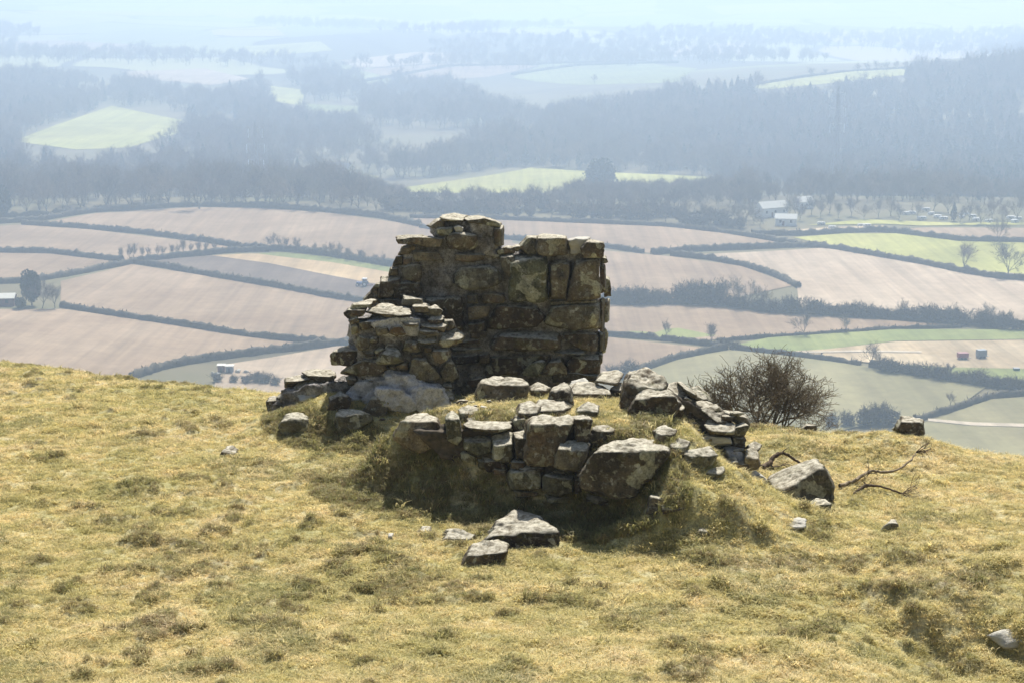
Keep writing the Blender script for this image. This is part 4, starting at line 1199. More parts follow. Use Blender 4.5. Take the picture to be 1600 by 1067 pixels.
limb('fallen_branch', [(1312, 762, 0.03), (1335, 756, 0.05), (1358, 748, 0.08), (1380, 748, 0.06), (1405, 742, 0.06), (1424, 735, 0.10), (1430, 728, 0.13)], 0.02, 'bark_pale', 'pale bent fallen branch with a feathery twig end',
     [(1430, 727, 0.13, 0.9, 0.35, 0.15, 9), (1350, 757, 0.04, 0.3, -0.1, 0.14, 3), (1358, 750, 0.06, 0.4, 0.1, 0.12, 3)], rs=4)
limb('fallen_branch', [(1335, 771, 0.02), (1352, 766, 0.05), (1375, 769, 0.05), (1400, 773, 0.04), (1425, 777, 0.02)], 0.016, 'bark', 'dark broken fallen branch below the pale bent one', [(1410, 774, 0.04, 0.9, 0.3, 0.16, 6), (1355, 768, 0.04, -0.7, 0.1, 0.12, 3)], rs=6)

# --- valley trees
def tree_parts(seed, h=16.0, spreadf=1.0):
    r_ = np.random.default_rng(seed)
    th = h * r_.uniform(0.16, 0.24)
    lean = r_.normal(0, 0.04, 2) * h
    rt = h * 0.022
    f = np.array([lean[0], lean[1], th])
    tr = [(0, 0, -0.3, *(f * 0.5), rt * 1.25, rt), (*(f * 0.5), *f, rt, rt * 0.9)]
    cr, tips = [], []
    nl = 6
    for k in range(nl):
        an = 2 * math.pi * k / nl + r_.normal(0, 0.3)
        tilt = (r_.uniform(0.25, 0.85) if k else 0.08) * spreadf
        d = np.array([math.cos(an) * math.sin(tilt), math.sin(an) * math.sin(tilt), math.cos(tilt)])
        sg = grow(f * r_.uniform(0.8, 1.0), d, h * r_.uniform(0.55, 0.72) * (1 - 0.12 * tilt), rt * 0.5, 2, r_, [2, 2], 0.62, 0.13, 0.07, 0.5, 0.035, 4)
        tr += [r for lv, r in sg if lv == 0]
        cr += [r for lv, r in sg if lv > 0]
        tips += [r for lv, r in sg if lv == 2]
    tips = np.array(tips)
    e = tips[:, 3:6] - tips[:, :3]
    tw = []
    for k in range(3):
        d = e + r_.normal(0, 0.75, e.shape) * np.linalg.norm(e, axis=1)[:, None]
        tw.append(np.column_stack([tips[:, 3:6], tips[:, 3:6] + d * r_.uniform(0.8, 1.9, (len(d), 1)), np.full(len(d), 0.03), np.full(len(d), 0.018)]))
    tw = np.concatenate(tw)
    return np.array(tr), np.array(cr), tw, max(np.array(cr)[:, 5].max(), 1)

def flat_twigs(t):
    """each twig one narrow quad"""
    d = t[:, 3:6] - t[:, :3]
    r_ = np.random.default_rng(1)
    s_ = np.cross(d, r_.normal(0, 1, d.shape)); s_ /= np.maximum(np.linalg.norm(s_, axis=1), 1e-9)[:, None]
    V = np.stack([t[:, :3] - s_ * t[:, 6:7], t[:, :3] + s_ * t[:, 6:7], t[:, 3:6] + s_ * t[:, 7:8], t[:, 3:6] - s_ * t[:, 7:8]], 1).reshape(-1, 3)
    return V, np.arange(len(V)).reshape(-1, 4)

PROTO = []
for sd_, h, sf in ((21, 15, 1.0), (22, 17, 1.15), (23, 13, 0.9), (24, 16, 1.3), (25, 11, 0.75)):
    tr, cr, tw, top = tree_parts(sd_, h, sf)
    V, F = segs_mesh(tr, 5)
    mt = new_mesh('trunk', V, F, M['tree_bark'])
    V2, F2 = segs_mesh(cr, 3)
    V3, F3 = flat_twigs(tw)
    F2 = np.concatenate([F2, F3 + len(V2)]); V2 = np.concatenate([V2, V3])
    mc = new_mesh('crown', V2, F2, M['twig'])
    mj = new_mesh('bare_tree_whole', np.concatenate([V, V2]), np.concatenate([F, F2 + len(V)]), M['twig'])
    PROTO.append((mt, mc, mj, top))

def blob_leaves(seed, n, rx, rz, size, zc, cone=0.0):
    """a crown of small leaf-clump faces spread through an uneven volume"""
    r_ = np.random.default_rng(seed)
    p = r_.normal(0, 1, (n, 3)); p /= np.linalg.norm(p, axis=1)[:, None]
    p *= (r_.random((n, 1)) ** 0.4)
    p *= 1 + 0.35 * fbm(p * 2.2 + seed, 3, seed)[:, None]
    if cone:
        t = np.clip((p[:, 2] + 1) / 2, 0, 1)
        p[:, :2] *= (1.25 - cone * t)[:, None]
    p = p * np.array([rx, rx, rz]) + np.array([0, 0, zc])
    u = r_.normal(0, 1, (n, 3)); u /= np.linalg.norm(u, axis=1)[:, None]
    w = np.cross(u, r_.normal(0, 1, (n, 3))); w /= np.linalg.norm(w, axis=1)[:, None]
    s_ = size * r_.uniform(0.6, 1.4, (n, 1))
    V = np.stack([p - u * s_ - w * s_ * .6, p + u * s_ - w * s_ * .5, p + u * s_ * .7 + w * s_ * .6, p - u * s_ * .6 + w * s_ * .7], 1).reshape(-1, 3)
    return V, np.arange(4 * n).reshape(-1, 4)

def trunk_only(h, r):
    return segs_mesh([(0, 0, 0, 0.1, 0.05, h * 0.5, r, r * 0.7), (0.1, 0.05, h * 0.5, 0, 0, h, r * 0.7, r * 0.3)], 6)
CONI = []
for sd_, h in ((1, 15), (2, 18)):
    V, F = blob_leaves(sd_, 900, h * 0.2, h * 0.48, 0.55, h * 0.53, 1.05)
    VT, FT = trunk_only(h * 0.9, 0.25)
    CONI.append((new_mesh('trunk', VT, FT, M['tree_bark']), new_mesh('crown', V, F, M['needle']), new_mesh('conifer_whole', np.concatenate([VT, V]), [list(f) for f in FT] + [list(f + len(VT)) for f in F], M['needle']), h))
V, F = blob_leaves(7, 2200, 6.8, 6.2, 0.6, 8.0)
VT, FT = trunk_only(9, 0.5)
EVER = (new_mesh('trunk', VT, FT, M['tree_bark']), new_mesh('crown', V, F, M['ivy']), None, 15.0)
SHRUB = []
for sd_ in (41, 42, 43):
    r_ = np.random.default_rng(sd_)
    sg = []
    for k in range(9):
        an = r_.uniform(0, 6.28)
        sg += [r for lv, r in grow((r_.normal(0, .5), r_.normal(0, .5), 0), (math.cos(an) * .5, math.sin(an) * .5, 1), 2.6, 0.07, 2, r_, [2, 2], 0.6, 0.15, 0.06, 0.6, 0.035, 3)]
    V, F = segs_mesh(sg, 3)
    V3, F3 = blob_leaves(sd_, 420, 1.7, 1.7, 0.22, 1.7)
    SHRUB.append((None, None, new_mesh('shrub', np.concatenate([V, V3]), np.concatenate([F, F3 + len(V)]), M['hedge']), 4.2))

def plant(proto, name, label, cat, px, py, hpx, group=None, sx=1.0, rot=None):
    """a tree rooted at a pixel of the valley with a height in pixels"""
    q = ray_valley(px, py)
    H = hpx / FPX * q[1] * 1.03
    s_ = H / proto[3]
    rot = random.uniform(0, 6.28) if rot is None else rot
    if proto[1] is not None:
        o = add(name, None, q, None, rot, (s_ * sx, s_ * sx, s_))
        for nm, me in (('trunk', proto[0]), ('crown', proto[1])):
            c_ = bpy.data.objects.new(nm, me)
            sc.collection.objects.link(c_)
            c_.parent = o
    else:
        o = add(name, proto[2], q, None, rot, (s_ * sx, s_ * sx, s_))
    return tag(o, label, cat, group)

B = lambda i: PROTO[i % 5]
plant(B(3), 'bare_oak', 'spreading bare oak in the hedge below the yellow green pasture', 'tree', 1508, 422, 46, sx=1.1)
plant(B(3), 'bare_oak', 'bare oak at the right edge below the yellow green pasture', 'tree', 1574, 432, 54, sx=1.15, rot=2.0)
plant(B(1), 'bare_tree', 'tall bare tree at the right edge before the caravans', 'tree', 1562, 380, 45)
plant(B(0), 'bare_tree', 'big round headed bare tree on the top left field edge', 'tree', 312, 327, 58, sx=1.15)
plant(B(2), 'bare_tree', 'slim bare tree on the green patch right of the ruin', 'tree', 1041, 529, 34, sx=0.7)
plant(B(4), 'bare_tree', 'faint bare tree where the hedges meet right of the ruin', 'tree', 1112, 538, 34, sx=0.9)
plant(B(3), 'bare_tree', 'bushy bare tree on the hedge above the long green strip, left one', 'tree', 1256, 524, 38)
plant(B(3), 'bare_tree', 'bushy bare tree on the hedge above the long green strip, right one', 'tree', 1321, 519, 28, rot=1.0)
plant(B(1), 'bare_tree', 'bare tree at the left end of the thick hedge by the straw field', 'tree', 1363, 573, 44, sx=1.0)
plant(B(4), 'bare_tree', 'young bare tree in the thick hedge under the straw field', 'tree', 1483, 590, 24)
plant(B(0), 'bare_tree', 'round bare tree above the tan stubble strip', 'tree', 427, 391, 28)
plant(B(2), 'bare_tree', 'thin bare tree in the shrubby hedge behind the tractor', 'tree', 530, 402, 26)
plant(B(2), 'bare_tree', 'pale bare tree below the olive field, behind the thorn bush', 'tree', 1485, 634, 26)
plant(EVER, 'holm_oak', 'dark round evergreen tree beside the valley pasture', 'tree', 939, 302, 54)
plant(EVER, 'evergreen_tree', 'dark evergreen tree at the farm on the left', 'tree', 50, 478, 58, sx=0.62)
plant(B(0), 'bare_tree', 'bare tree right beside the dark evergreen at the farm', 'tree', 66, 482, 48, sx=0.9)
plant(B(2), 'bare_tree', 'outermost pale bare tree right of the farm evergreen', 'tree', 86, 482, 42, sx=0.95)
plant(EVER, 'evergreen_bush', 'dark bush left of the farm evergreen', 'tree', 32, 484, 20)
plant(CONI[0], 'conifer', 'dark conifer among the caravans', 'tree', 1490, 346, 28)
plant(EVER, 'evergreen_tree', 'small dark tree at the left edge of the top hedge', 'tree', 6, 341, 52, sx=0.5)
# the tree line behind the top fields: trees one can tell apart
lr = random.Random(8)
for x, y, h in ((40, 342, 62), (75, 340, 60), (100, 338, 56), (130, 336, 60), (168, 333, 66), (205, 332, 70), (232, 331, 66), (262, 330, 60), (345, 326, 44), (385, 327, 50), (412, 328, 52), (440, 329, 50), (467, 331, 56), (500, 333, 50),
                (530, 334, 52), (560, 336, 56), (588, 338, 54), (615, 340, 50), (645, 342, 46), (700, 344, 46), (735, 345, 50), (770, 345, 48), (803, 345, 50), (830, 346, 46), (862, 346, 52), (895, 347, 54), (925, 348, 50), (955, 349, 48), (985, 350, 56),
                (1012, 351, 54), (1040, 352, 56), (1070, 354, 52), (1100, 356, 50), (1130, 358, 50), (1160, 360, 46)):
    h *= 0.72 if x > 590 else 1.0
    plant(B(lr.randrange(5)), 'bare_tree', 'bare winter tree in the long tree line behind the top fields', 'tree', x, y - 5, h * lr.uniform(0.75, 1.05), 'tree line behind the top fields', lr.uniform(0.8, 1.15))
for x, y, h in ((1150, 350, 30), (1165, 344, 34), (1178, 350, 26), (1188, 356, 20), (1232, 340, 30), (1243, 334, 34), (1250, 345, 24), (1268, 336, 34), (1282, 340, 30), (1296, 334, 34), (1310, 342, 26), (1330, 338, 30), (1350, 343, 26), (1372, 340, 30), (1392, 338, 34),
                (1404, 344, 24), (1434, 342, 30), (1458, 330, 36), (1482, 334, 30), (1500, 350, 24), (1514, 345, 32), (1532, 350, 34), (1550, 342, 38), (1568, 352, 36), (1590, 346, 42)):
    plant(B(lr.randrange(5)), 'bare_tree', 'bare tree among the barn and caravans on the valley floor', 'tree', x, y, h, 'trees around the barn and caravans', lr.uniform(0.9, 1.3))
for x in range(600, 1170, 13):
    plant(SHRUB[lr.randrange(3)], 'shrub', 'low scrub at the foot of the woods behind the top fields', 'shrub', x + lr.uniform(-5, 5), np.interp(x, [600, 800, 940, 1040, 1170], [336, 341, 345, 349, 364]) - lr.uniform(2, 12), lr.uniform(14, 27), 'scrub at the foot of the woods', lr.uniform(1.1, 1.7))
for x in range(190, 335, 11):
    plant(B(lr.choice((2, 4))), 'sapling', 'thin bare sapling in the hedge of the left wedge field', 'tree', x + lr.uniform(-4, 4), np.interp(x, [190, 335], [409, 396]), lr.uniform(14, 28), 'saplings in the wedge field hedge', 0.7)
for x in range(440, 606, 10):
    plant(B(lr.choice((2, 4))), 'sapling', 'thin bare sapling in the hedge above the tan stubble', 'tree', x + lr.uniform(-4, 4), np.interp(x, [440, 600], [391, 415]), lr.uniform(14, 26), 'saplings in the stubble hedge', 0.7)
for x in range(948, 1600, 12):
    y = np.interp(x, [945, 1010, 1060, 1120, 1200, 1300, 1400, 1500, 1600], [474, 476, 474, 477, 489, 494, 499, 507, 517])
    big = 1.35 if 1060 < x < 1130 else 1.0
    plant(SHRUB[lr.randrange(3)], 'shrub', 'grey leafless shrub in the belt across the right fields', 'shrub', x + lr.uniform(-5, 5), y, lr.uniform(17, 29) * big, 'shrub belt across the right fields', lr.uniform(0.9, 1.3))
for x, y, h in ((1130, 476, 46), (1150, 480, 48), (1172, 482, 46), (1195, 485, 40), (1410, 498, 34), (1540, 508, 36), (1060, 474, 36), (1080, 474, 38)):
    plant(B(lr.randrange(5)), 'bare_tree', 'bare tree standing up out of the shrub belt', 'tree', x, y, h, 'bare trees in the shrub belt', 0.9)
for x, y, h in ((1372, 662, 34), (1352, 664, 30), (1392, 662, 28), (1325, 665, 24), (1300, 666, 22)):
    plant(SHRUB[lr.randrange(3)], 'shrub', 'dark shrub below the olive crop field near the crest', 'shrub', x, y, h, 'shrubs below the olive field', 1.2)
for x in range(1385, 1600, 15):
    plant(SHRUB[lr.randrange(3)], 'shrub', 'shrub in the thick hedge under the straw field', 'shrub', x + lr.uniform(-5, 5), np.interp(x, [1360, 1600], [577, 612]), lr.uniform(16, 26), 'shrubs in the thick hedge', 1.1)
for x, y, h in ((402, 596, 18), (415, 598, 16), (340, 596, 14), (385, 598, 14), (430, 601, 14), (365, 597, 12)):
    plant(SHRUB[lr.randrange(3)], 'shrub', 'dark shrub in front of the low sheds', 'shrub', x, y, h, 'shrubs before the sheds', 1.4)
for x, y, h in ((960, 590, 22), (985, 588, 26), (1130, 545, 16), (1145, 546, 14)):
    plant(SHRUB[lr.randrange(3)], 'shrub', 'grey shrub at the hedge junction right of the ruin', 'shrub', x, y, h, 'shrubs at the hedge junction', 1.4)
for x, y, h in ((928, 132, 16), (1268, 122, 16), (1290, 120, 12), (1185, 130, 14), (1340, 115, 18), (1355, 114, 18), (1370, 113, 18), (1385, 112, 18), (1400, 111, 18), (1415, 110, 17), (1430, 110, 16)):
    plant(B(lr.randrange(5)), 'bare_tree', 'distant tree on the ridge of the right hill', 'tree', x, y, h, 'trees on the ridge of the right hill')

# ------------------------------------------------------------------ hedges
def hedge(px, label, h=2.4, w=2.6, seed=0):
    W = np.array([ray_valley(-150 if x == 0 else (1750 if x == 1600 else x), y) for x, y in px])
    r_ = np.random.default_rng(seed + 900)
    L = np.concatenate([[0], np.cumsum(np.hypot(*np.diff(W[:, :2], axis=0).T))])
    n = max(8, int(L[-1] / 1.3))
    T = np.linspace(0, L[-1], n)
    C = np.stack([np.interp(T, L, W[:, i]) for i in range(2)], -1)
    for _ in range(6):
        C[1:-1] = 0.25 * C[:-2] + 0.5 * C[1:-1] + 0.25 * C[2:]
    C = C + r_.normal(0, 0.15, C.shape)
    t = np.gradient(C, axis=0); t /= np.linalg.norm(t, axis=1)[:, None]
    nrm = np.stack([-t[:, 1], t[:, 0]], -1)
    z = vz(C[:, 0], C[:, 1])
    prof = [(-0.5, -0.15), (-0.55, 0.35), (-0.42, 0.8), (-0.1, 1.0), (0.2, 0.98), (0.45, 0.75), (0.55, 0.3), (0.5, -0.15)]
    k = len(prof)
    V = np.zeros((n, k, 3))
    hh = h * (1 + 0.12 * fbm(np.stack([T * 0.07, T * 0, T * 0 + seed], -1), 3, 3)) * (1 + 0.12 * r_.normal(0, 1, n))
    for j, (a, b_) in enumerate(prof):
        off = w * a * (1 + r_.normal(0, 0.16, n))
        V[:, j, :2] = C + nrm * off[:, None]
        V[:, j, 2] = z + hh * b_ * (1 + r_.normal(0, 0.09, n) * (b_ > 0.5))
    idx = np.arange(n * k).reshape(n, k)
    F = np.stack([idx[:-1, :-1], idx[1:, :-1], idx[1:, 1:], idx[:-1, 1:]], -1).reshape(-1, 4)
    # unclipped shoots
    m_ = n * 5
    i = r_.integers(0, n, m_)
    p = np.column_stack([C[i] + nrm[i] * (r_.uniform(-0.5, 0.5, m_) * w)[:, None], z[i] + hh[i] * r_.uniform(0.4, 0.95, m_)])
    d = r_.normal(0, 0.35, (m_, 3)); d[:, 2] = np.abs(r_.normal(0.5, 0.3, m_))
    side = r_.normal(0, 0.1, (m_, 3))
    S_ = np.stack([p - side, p + side, p + d * 0.95 + side * .3, p + d - side * .3], 1).reshape(-1, 3)
    V = np.concatenate([V.reshape(-1, 3), S_])
    F = np.concatenate([F, np.arange(4 * m_).reshape(-1, 4) + n * k])
    c_ = np.array([*C[n // 2], z[n // 2]])
    o = add('hedge', new_mesh('hedge', V - c_, F, M['hedge']), c_)
    return tag(o, label, 'hedge', 'field hedges of the valley')
HEDGES = [
 ([(0, 354), (60, 346), (150, 332), (300, 323), (420, 325), (520, 332), (600, 341), (657, 354)], 'curved hedge along the top of the large pink field', 3.0),
 ([(0, 343), (80, 337), (160, 329), (240, 325)], 'second hedge of the lane at the top left', 3.0),
 ([(35, 351), (130, 357), (230, 366), (320, 378), (380, 388), (420, 391)], 'long hedge between the large pink field and the wedge field', 2.8),
 ([(0, 389), (80, 396), (190, 409)], 'hedge under the narrow wedge field at the left edge', 2.8),
 ([(205, 410), (260, 405), (320, 399), (365, 394), (420, 393)], 'short hedge rising right from the crossing of four hedges', 2.8),
 ([(425, 391), (470, 394), (520, 401), (640, 421)], 'scrubby hedge above the tan stubble', 3.2),
 ([(205, 411), (260, 419), (340, 434), (430, 449), (520, 466), (640, 485)], 'long hedge along the lower side of the dark plough', 2.5),
 ([(0, 449), (40, 442), (110, 431), (160, 421), (205, 413)], 'hedge climbing from the farm trees to the hedge crossing', 2.6),
 ([(95, 480), (180, 494), (280, 509), (380, 525), (460, 534), (545, 540)], 'long hedge across the middle of the left fields', 2.3),
 ([(205, 592), (260, 574), (330, 562), (420, 551), (500, 542), (600, 532)], 'hedge just above the low sheds', 2.6),
 ([(657, 356), (760, 372), (860, 380), (940, 386), (1005, 396)], 'short hedge ending in a gap right of the tall wall', 2.6),
 ([(640, 341), (790, 344), (940, 350), (1040, 354), (1130, 364), (1200, 375), (1245, 384)], 'hedge along the foot of the woods right of the tall wall', 2.4),
 ([(1017, 398), (1100, 392), (1180, 389), (1245, 386), (1290, 386)], 'level hedge right of the gap', 3.0),
 ([(1050, 400), (1110, 406), (1160, 416), (1210, 431), (1247, 450)], 'hedge running down between the two pink right fields', 2.6),
 ([(1245, 385), (1300, 389), (1370, 401), (1440, 413), (1500, 426), (1560, 436), (1600, 447)], 'long hedge with the bare oaks on the right', 2.8),
 ([(1175, 368), (1250, 368), (1320, 364), (1370, 362), (1400, 364), (1500, 377), (1600, 383)], 'hedge above the yellow green pasture', 2.8),
 ([(640, 472), (945, 474), (1010, 476), (1060, 475), (1120, 477), (1200, 489), (1300, 494), (1400, 499), (1500, 507), (1600, 517)], 'hedge at the foot of the shrub belt', 2.6),
 ([(600, 519), (945, 524), (1000, 528), (1060, 534), (1130, 543)], 'hedge under the pink field right of the tall wall', 2.0),
 ([(1120, 534), (1200, 528), (1300, 522), (1400, 515), (1500, 512)], 'thin hedge above the long green strip', 1.4),
 ([(960, 592), (1000, 580), (1050, 563), (1100, 551), (1135, 546)], 'hedge rising left above the olive crop field', 2.4),
 ([(1150, 546), (1220, 554), (1290, 563), (1345, 572)], 'hedge between the straw field and the olive crop', 1.8),
 ([(1360, 574), (1420, 584), (1480, 594), (1540, 604), (1600, 611)], 'thick hedge under the straw field', 2.6),
 ([(1430, 658), (1490, 641), (1540, 623), (1600, 604)], 'hedge rising to the right edge below the olive crop', 1.9),
 ([(1165, 138), (1250, 122), (1330, 113), (1440, 105)], 'faint hedge over the top of the right hill', 3.0),
 ([(560, 130), (700, 105), (860, 101), (1010, 97)], 'faint blue hedge line on the misty far slope', 4.5),
 ([(800, 118), (900, 104), (1060, 99)], 'fainter hedge line under the far green field', 4.5),
]
for i, (pp, lb, h) in enumerate(HEDGES):
    hedge(pp, lb, h * 0.78, h * 0.72, i)
#%%MARK4
# ------------------------------------------------------------------ woods too far away to count, scattered by geometry nodes
def scatter(name, pts, scl, rot, idx_, protos, label, realize=False):
    """one object whose points carry instances of the meshes in protos"""
    me = bpy.data.meshes.new(name)
    me.vertices.add(len(pts))
    me.vertices.foreach_set('co', np.asarray(pts, np.float32).ravel())
    for nm, typ, val in (('scl', 'FLOAT', scl), ('pick', 'INT', idx_)):
        at_ = me.attributes.new(nm, typ, 'POINT')
        at_.data.foreach_set('value', np.asarray(val, np.float32 if typ == 'FLOAT' else np.int32))
    at_ = me.attributes.new('rot', 'FLOAT_VECTOR', 'POINT')
    at_.data.foreach_set('vector', np.asarray(rot, np.float32).ravel())
    o = add(name, me)
    tag(o, label, kind='stuff')
    col = bpy.data.collections.new(name + '_kinds')
    for i, pm in enumerate(protos):
        po = bpy.data.objects.new('%s_kind_%02d' % (name, i), pm)
        col.objects.link(po)
    ng = bpy.data.node_groups.new(name + '_scatter', 'GeometryNodeTree')
    ng.interface.new_socket('Geometry', in_out='INPUT', socket_type='NodeSocketGeometry')
    ng.interface.new_socket('Geometry', in_out='OUTPUT', socket_type='NodeSocketGeometry')
    gi = ng.nodes.new('NodeGroupInput'); go = ng.nodes.new('NodeGroupOutput')
    ci = ng.nodes.new('GeometryNodeCollectionInfo')
    ci.inputs['Collection'].default_value = col
    ci.inputs['Separate Children'].default_value = True
    ci.inputs['Reset Children'].default_value = True
    iop = ng.nodes.new('GeometryNodeInstanceOnPoints')
    def attr(nm, typ):
        n = ng.nodes.new('GeometryNodeInputNamedAttribute')
        n.data_type = typ
        n.inputs[0].default_value = nm
        return n.outputs[0]
    ng.links.new(gi.outputs[0], iop.inputs['Points'])
    ng.links.new(ci.outputs[0], iop.inputs['Instance'])
    iop.inputs['Pick Instance'].default_value = True
    ng.links.new(attr('pick', 'INT'), iop.inputs['Instance Index'])
    ng.links.new(attr('rot', 'FLOAT_VECTOR'), iop.inputs['Rotation'])
    ng.links.new(attr('scl', 'FLOAT'), iop.inputs['Scale'])
    ng.links.new(iop.outputs[0], go.inputs[0])
    md = o.modifiers.new('scatter', 'NODES')
    md.node_group = ng
    return o

WR = np.random.default_rng(77)
CLEAR = [f[1] for f in FIELDS[24:32]] + [[(1150, 345), (1215, 352), (1260, 336), (1260, 312), (1180, 330)], [(505, 262), (560, 262), (560, 282), (505, 285)]]
def wood(name, label, poly, area, spacing, conifer, smin, smax):
    (s0, s1), (y0, y1) = area
    n = int((s1 - s0) * (y0 + y1) / 2 * (y1 - y0) / spacing ** 2)
    y = np.sqrt(WR.uniform(y0 ** 2, y1 ** 2, n))
    x = WR.uniform(s0, s1, n) * y
    z = vz(x, y)
    px, py = project(np.stack([x, y, z], -1))
    k = inside(poly, px, py)
    for c_ in CLEAR:
        for off in ((3, -7, -14) if name == 'valley_wood' else (3, -7, -15, -23)):
            k &= ~inside(c_, px, py + off)
    k &= fbm(np.stack([x * 0.012, y * 0.012, x * 0], -1), 2, 3) > -0.36
    if name == 'hill_wood':
        k &= (px > 620) | (WR.random(len(px)) < np.interp(y, [1000, 1250, 1500], [0.22, 0.4, 1.0]))
    if name == 'valley_wood':
        k &= (px > 560) | (WR.random(len(px)) < 0.42)
    x, y, z = x[k], y[k], z[k]
    n = len(x)
    con = (conifer(px[k]) + 0.5 * fbm(np.stack([x * 0.006, y * 0.006, x * 0], -1), 2, 8)) > WR.random(n)
    pick = np.where(con, 5 + WR.integers(0, 2, n), WR.integers(0, 5, n))
    rot = np.zeros((n, 3)); rot[:, 2] = WR.uniform(0, 6.28, n)
    sc_ = WR.uniform(smin, smax, n) * (0.95 + 0.25 * fbm(np.stack([x * 0.02, y * 0.02, x * 0], -1), 2, 18))
    if name == 'valley_wood':
        sc_ = sc_ * np.interp(px[k], [520, 620, 1100, 1200], [1, 0.45, 0.5, 0.8])
    return scatter(name, np.stack([x, y, z - 0.3], -1), sc_, rot, pick, [p[2] for p in PROTO] + [c_[2] for c_ in CONI], label)
wood('hill_wood', 'bluish bare woodland covering the right hill', [(540, 292), (640, 266), (700, 257), (830, 202), (1000, 167), (1170, 143), (1330, 137), (1400, 128), (1440, 118), (1500, 112), (1700, 96), (1900, 90), (1900, 330), (1560, 330), (1300, 335), (1250, 305), (1150, 290), (950, 268), (800, 262), (600, 285)],
     ((-0.12, 0.42), (960, 1800)), 8.2, lambda x: np.interp(x, [700, 900, 1250, 1400, 1700], [0.05, 0.12, 0.45, 0.6, 0.6]), 0.75, 1.15)
wood('hill_wood', 'misty bare woodland on the left hill and valley side', [(-260, 120), (0, 122), (200, 138), (330, 162), (420, 178), (560, 200), (620, 260), (540, 292), (300, 300), (-260, 300)],
     ((-0.42, -0.05), (980, 2150)), 9.0, lambda x: 0.12 + 0 * x, 0.7, 1.1)
wood('valley_wood', 'thin bare woodland behind the top fields', [(-200, 300), (350, 285), (600, 306), (900, 304), (1150, 292), (1200, 330), (1190, 352), (1100, 348), (900, 342), (600, 332), (400, 322), (200, 323), (-200, 340)],
     ((-0.42, 0.2), (780, 1080)), 6.2, lambda x: 0.06 + 0 * x, 0.7, 1.05)
wood('valley_wood', 'scrubby trees around the caravans', [(1150, 300), (1250, 305), (1420, 300), (1900, 300), (1900, 345), (1500, 343), (1400, 338), (1250, 350), (1180, 325)],
     ((0.1, 0.42), (800, 1080)), 8, lambda x: 0.1 + 0 * x, 0.5, 0.9)
wood('far_wood', 'faint blue woods in the far misty valley', [(330, 162), (500, 120), (700, 140), (830, 200), (700, 257), (560, 215), (420, 180)],
     ((-0.2, 0.05), (1450, 2400)), 13, lambda x: 0.15 + 0 * x, 0.8, 1.2)
y = WR.uniform(2200, 5500, 16000); x = WR.uniform(-0.42, 0.42, 16000) * y
k = fbm(np.stack([x * 0.0022, y * 0.0014, x * 0], -1), 3, 5) > 0.42
x, y = x[k], y[k]
scatter('far_wood', np.stack([x, y, vz(x, y)], -1), WR.uniform(0.6, 1.0, len(x)), np.zeros((len(x), 3)), WR.integers(0, 5, len(x)), [p[2] for p in PROTO] + [c_[2] for c_ in CONI], 'pale blue copses on the far hills')

# ------------------------------------------------------------------ buildings, vehicles, pylons in the valley
def box(x0, x1, y0, y1, z0, z1):
    v = [(x, y, z) for z in (z0, z1) for y in (y0, y1) for x in (x0, x1)]
    f = [(0, 2, 3, 1), (4, 5, 7, 6), (0, 1, 5, 4), (2, 6, 7, 3), (0, 4, 6, 2), (1, 3, 7, 5)]
    return v, f
def part(name, parent, shapes, material):
    V, F = [], []
    for v, f in shapes:
        n = len(V)
        V += v
        F += [tuple(i + n for i in q) for q in f]
    o = bpy.data.objects.new(name, new_mesh(name, V, F, M[material], False))
    sc.collection.objects.link(o)
    o.parent = parent
    return o
def gable(x0, x1, y0, y1, z0, z1, over=0.3):
    ym = (y0 + y1) / 2
    x0 -= over; x1 += over; y0 -= over; y1 += over
    t = 0.15
    v = [(x0, y0, z0), (x1, y0, z0), (x1, ym, z1), (x0, ym, z1), (x0, y1, z0), (x1, y1, z0)]
    v += [(a, b_, c_ + t) for a, b_, c_ in v]
    f = [(6, 7, 8, 9), (9, 8, 11, 10), (0, 3, 2, 1), (3, 4, 5, 2), (0, 1, 7, 6), (4, 10, 11, 5), (0, 6, 9, 3), (3, 9, 10, 4), (1, 2, 8, 7), (2, 5, 11, 8)]
    return v, f
def house(px, py, w, dp, h, rh, rot, label, wall='white_paint', roof='slate', nwin=3, name='house', cat='house', group=None):
    q = ray_valley(px, py)
    o = add(name, None, q, None, rot)
    part('wall', o, [box(-w / 2, w / 2, -dp / 2, dp / 2, -0.5, h),
                     ([(-w / 2, -dp / 2, h), (-w / 2, dp / 2, h), (-w / 2, 0, h + rh), (w / 2, -dp / 2, h), (w / 2, dp / 2, h), (w / 2, 0, h + rh)], [(0, 2, 1), (3, 4, 5)])], wall)
    rf = part('roof', o, [gable(-w / 2, w / 2, -dp / 2, dp / 2, h - 0.1, h + rh)], roof)
    if name == 'house':
        part('chimney', rf, [box(w / 2 - 1.2, w / 2 - 0.4, -0.4, 0.4, h + rh * 0.6, h + rh + 1.1)], 'brick_wall')
    for k in range(nwin):
        x = -w / 2 + (k + 0.5) * w / nwin
        part('window', o, [box(x - 0.5, x + 0.5, -dp / 2 - 0.05, -dp / 2 + 0.02, h * 0.42, h * 0.42 + 1.2)], 'glass')
    part('door', o, [box(-w * 0.12 - 0.5, -w * 0.12 + 0.5, -dp / 2 - 0.06, -dp / 2 + 0.02, 0, 2.0)], 'brick_wall')
    return tag(o, label, cat, group)
house(1205, 338, 14, 6, 4.0, 2.6, 0.5, 'long white barn with a pale sunlit roof below the right hill', roof='pale_roof', name='barn', cat='barn')
house(1255, 326, 8, 5, 3.2, 2.2, 0.5, 'small white building among trees right of the long barn', roof='pale_roof', name='barn', cat='barn')
house(1228, 352, 9, 5, 3.0, 1.8, -0.2, 'low pale shed on the field edge below the long barn', roof='pale_roof', name='shed', cat='shed', nwin=2)
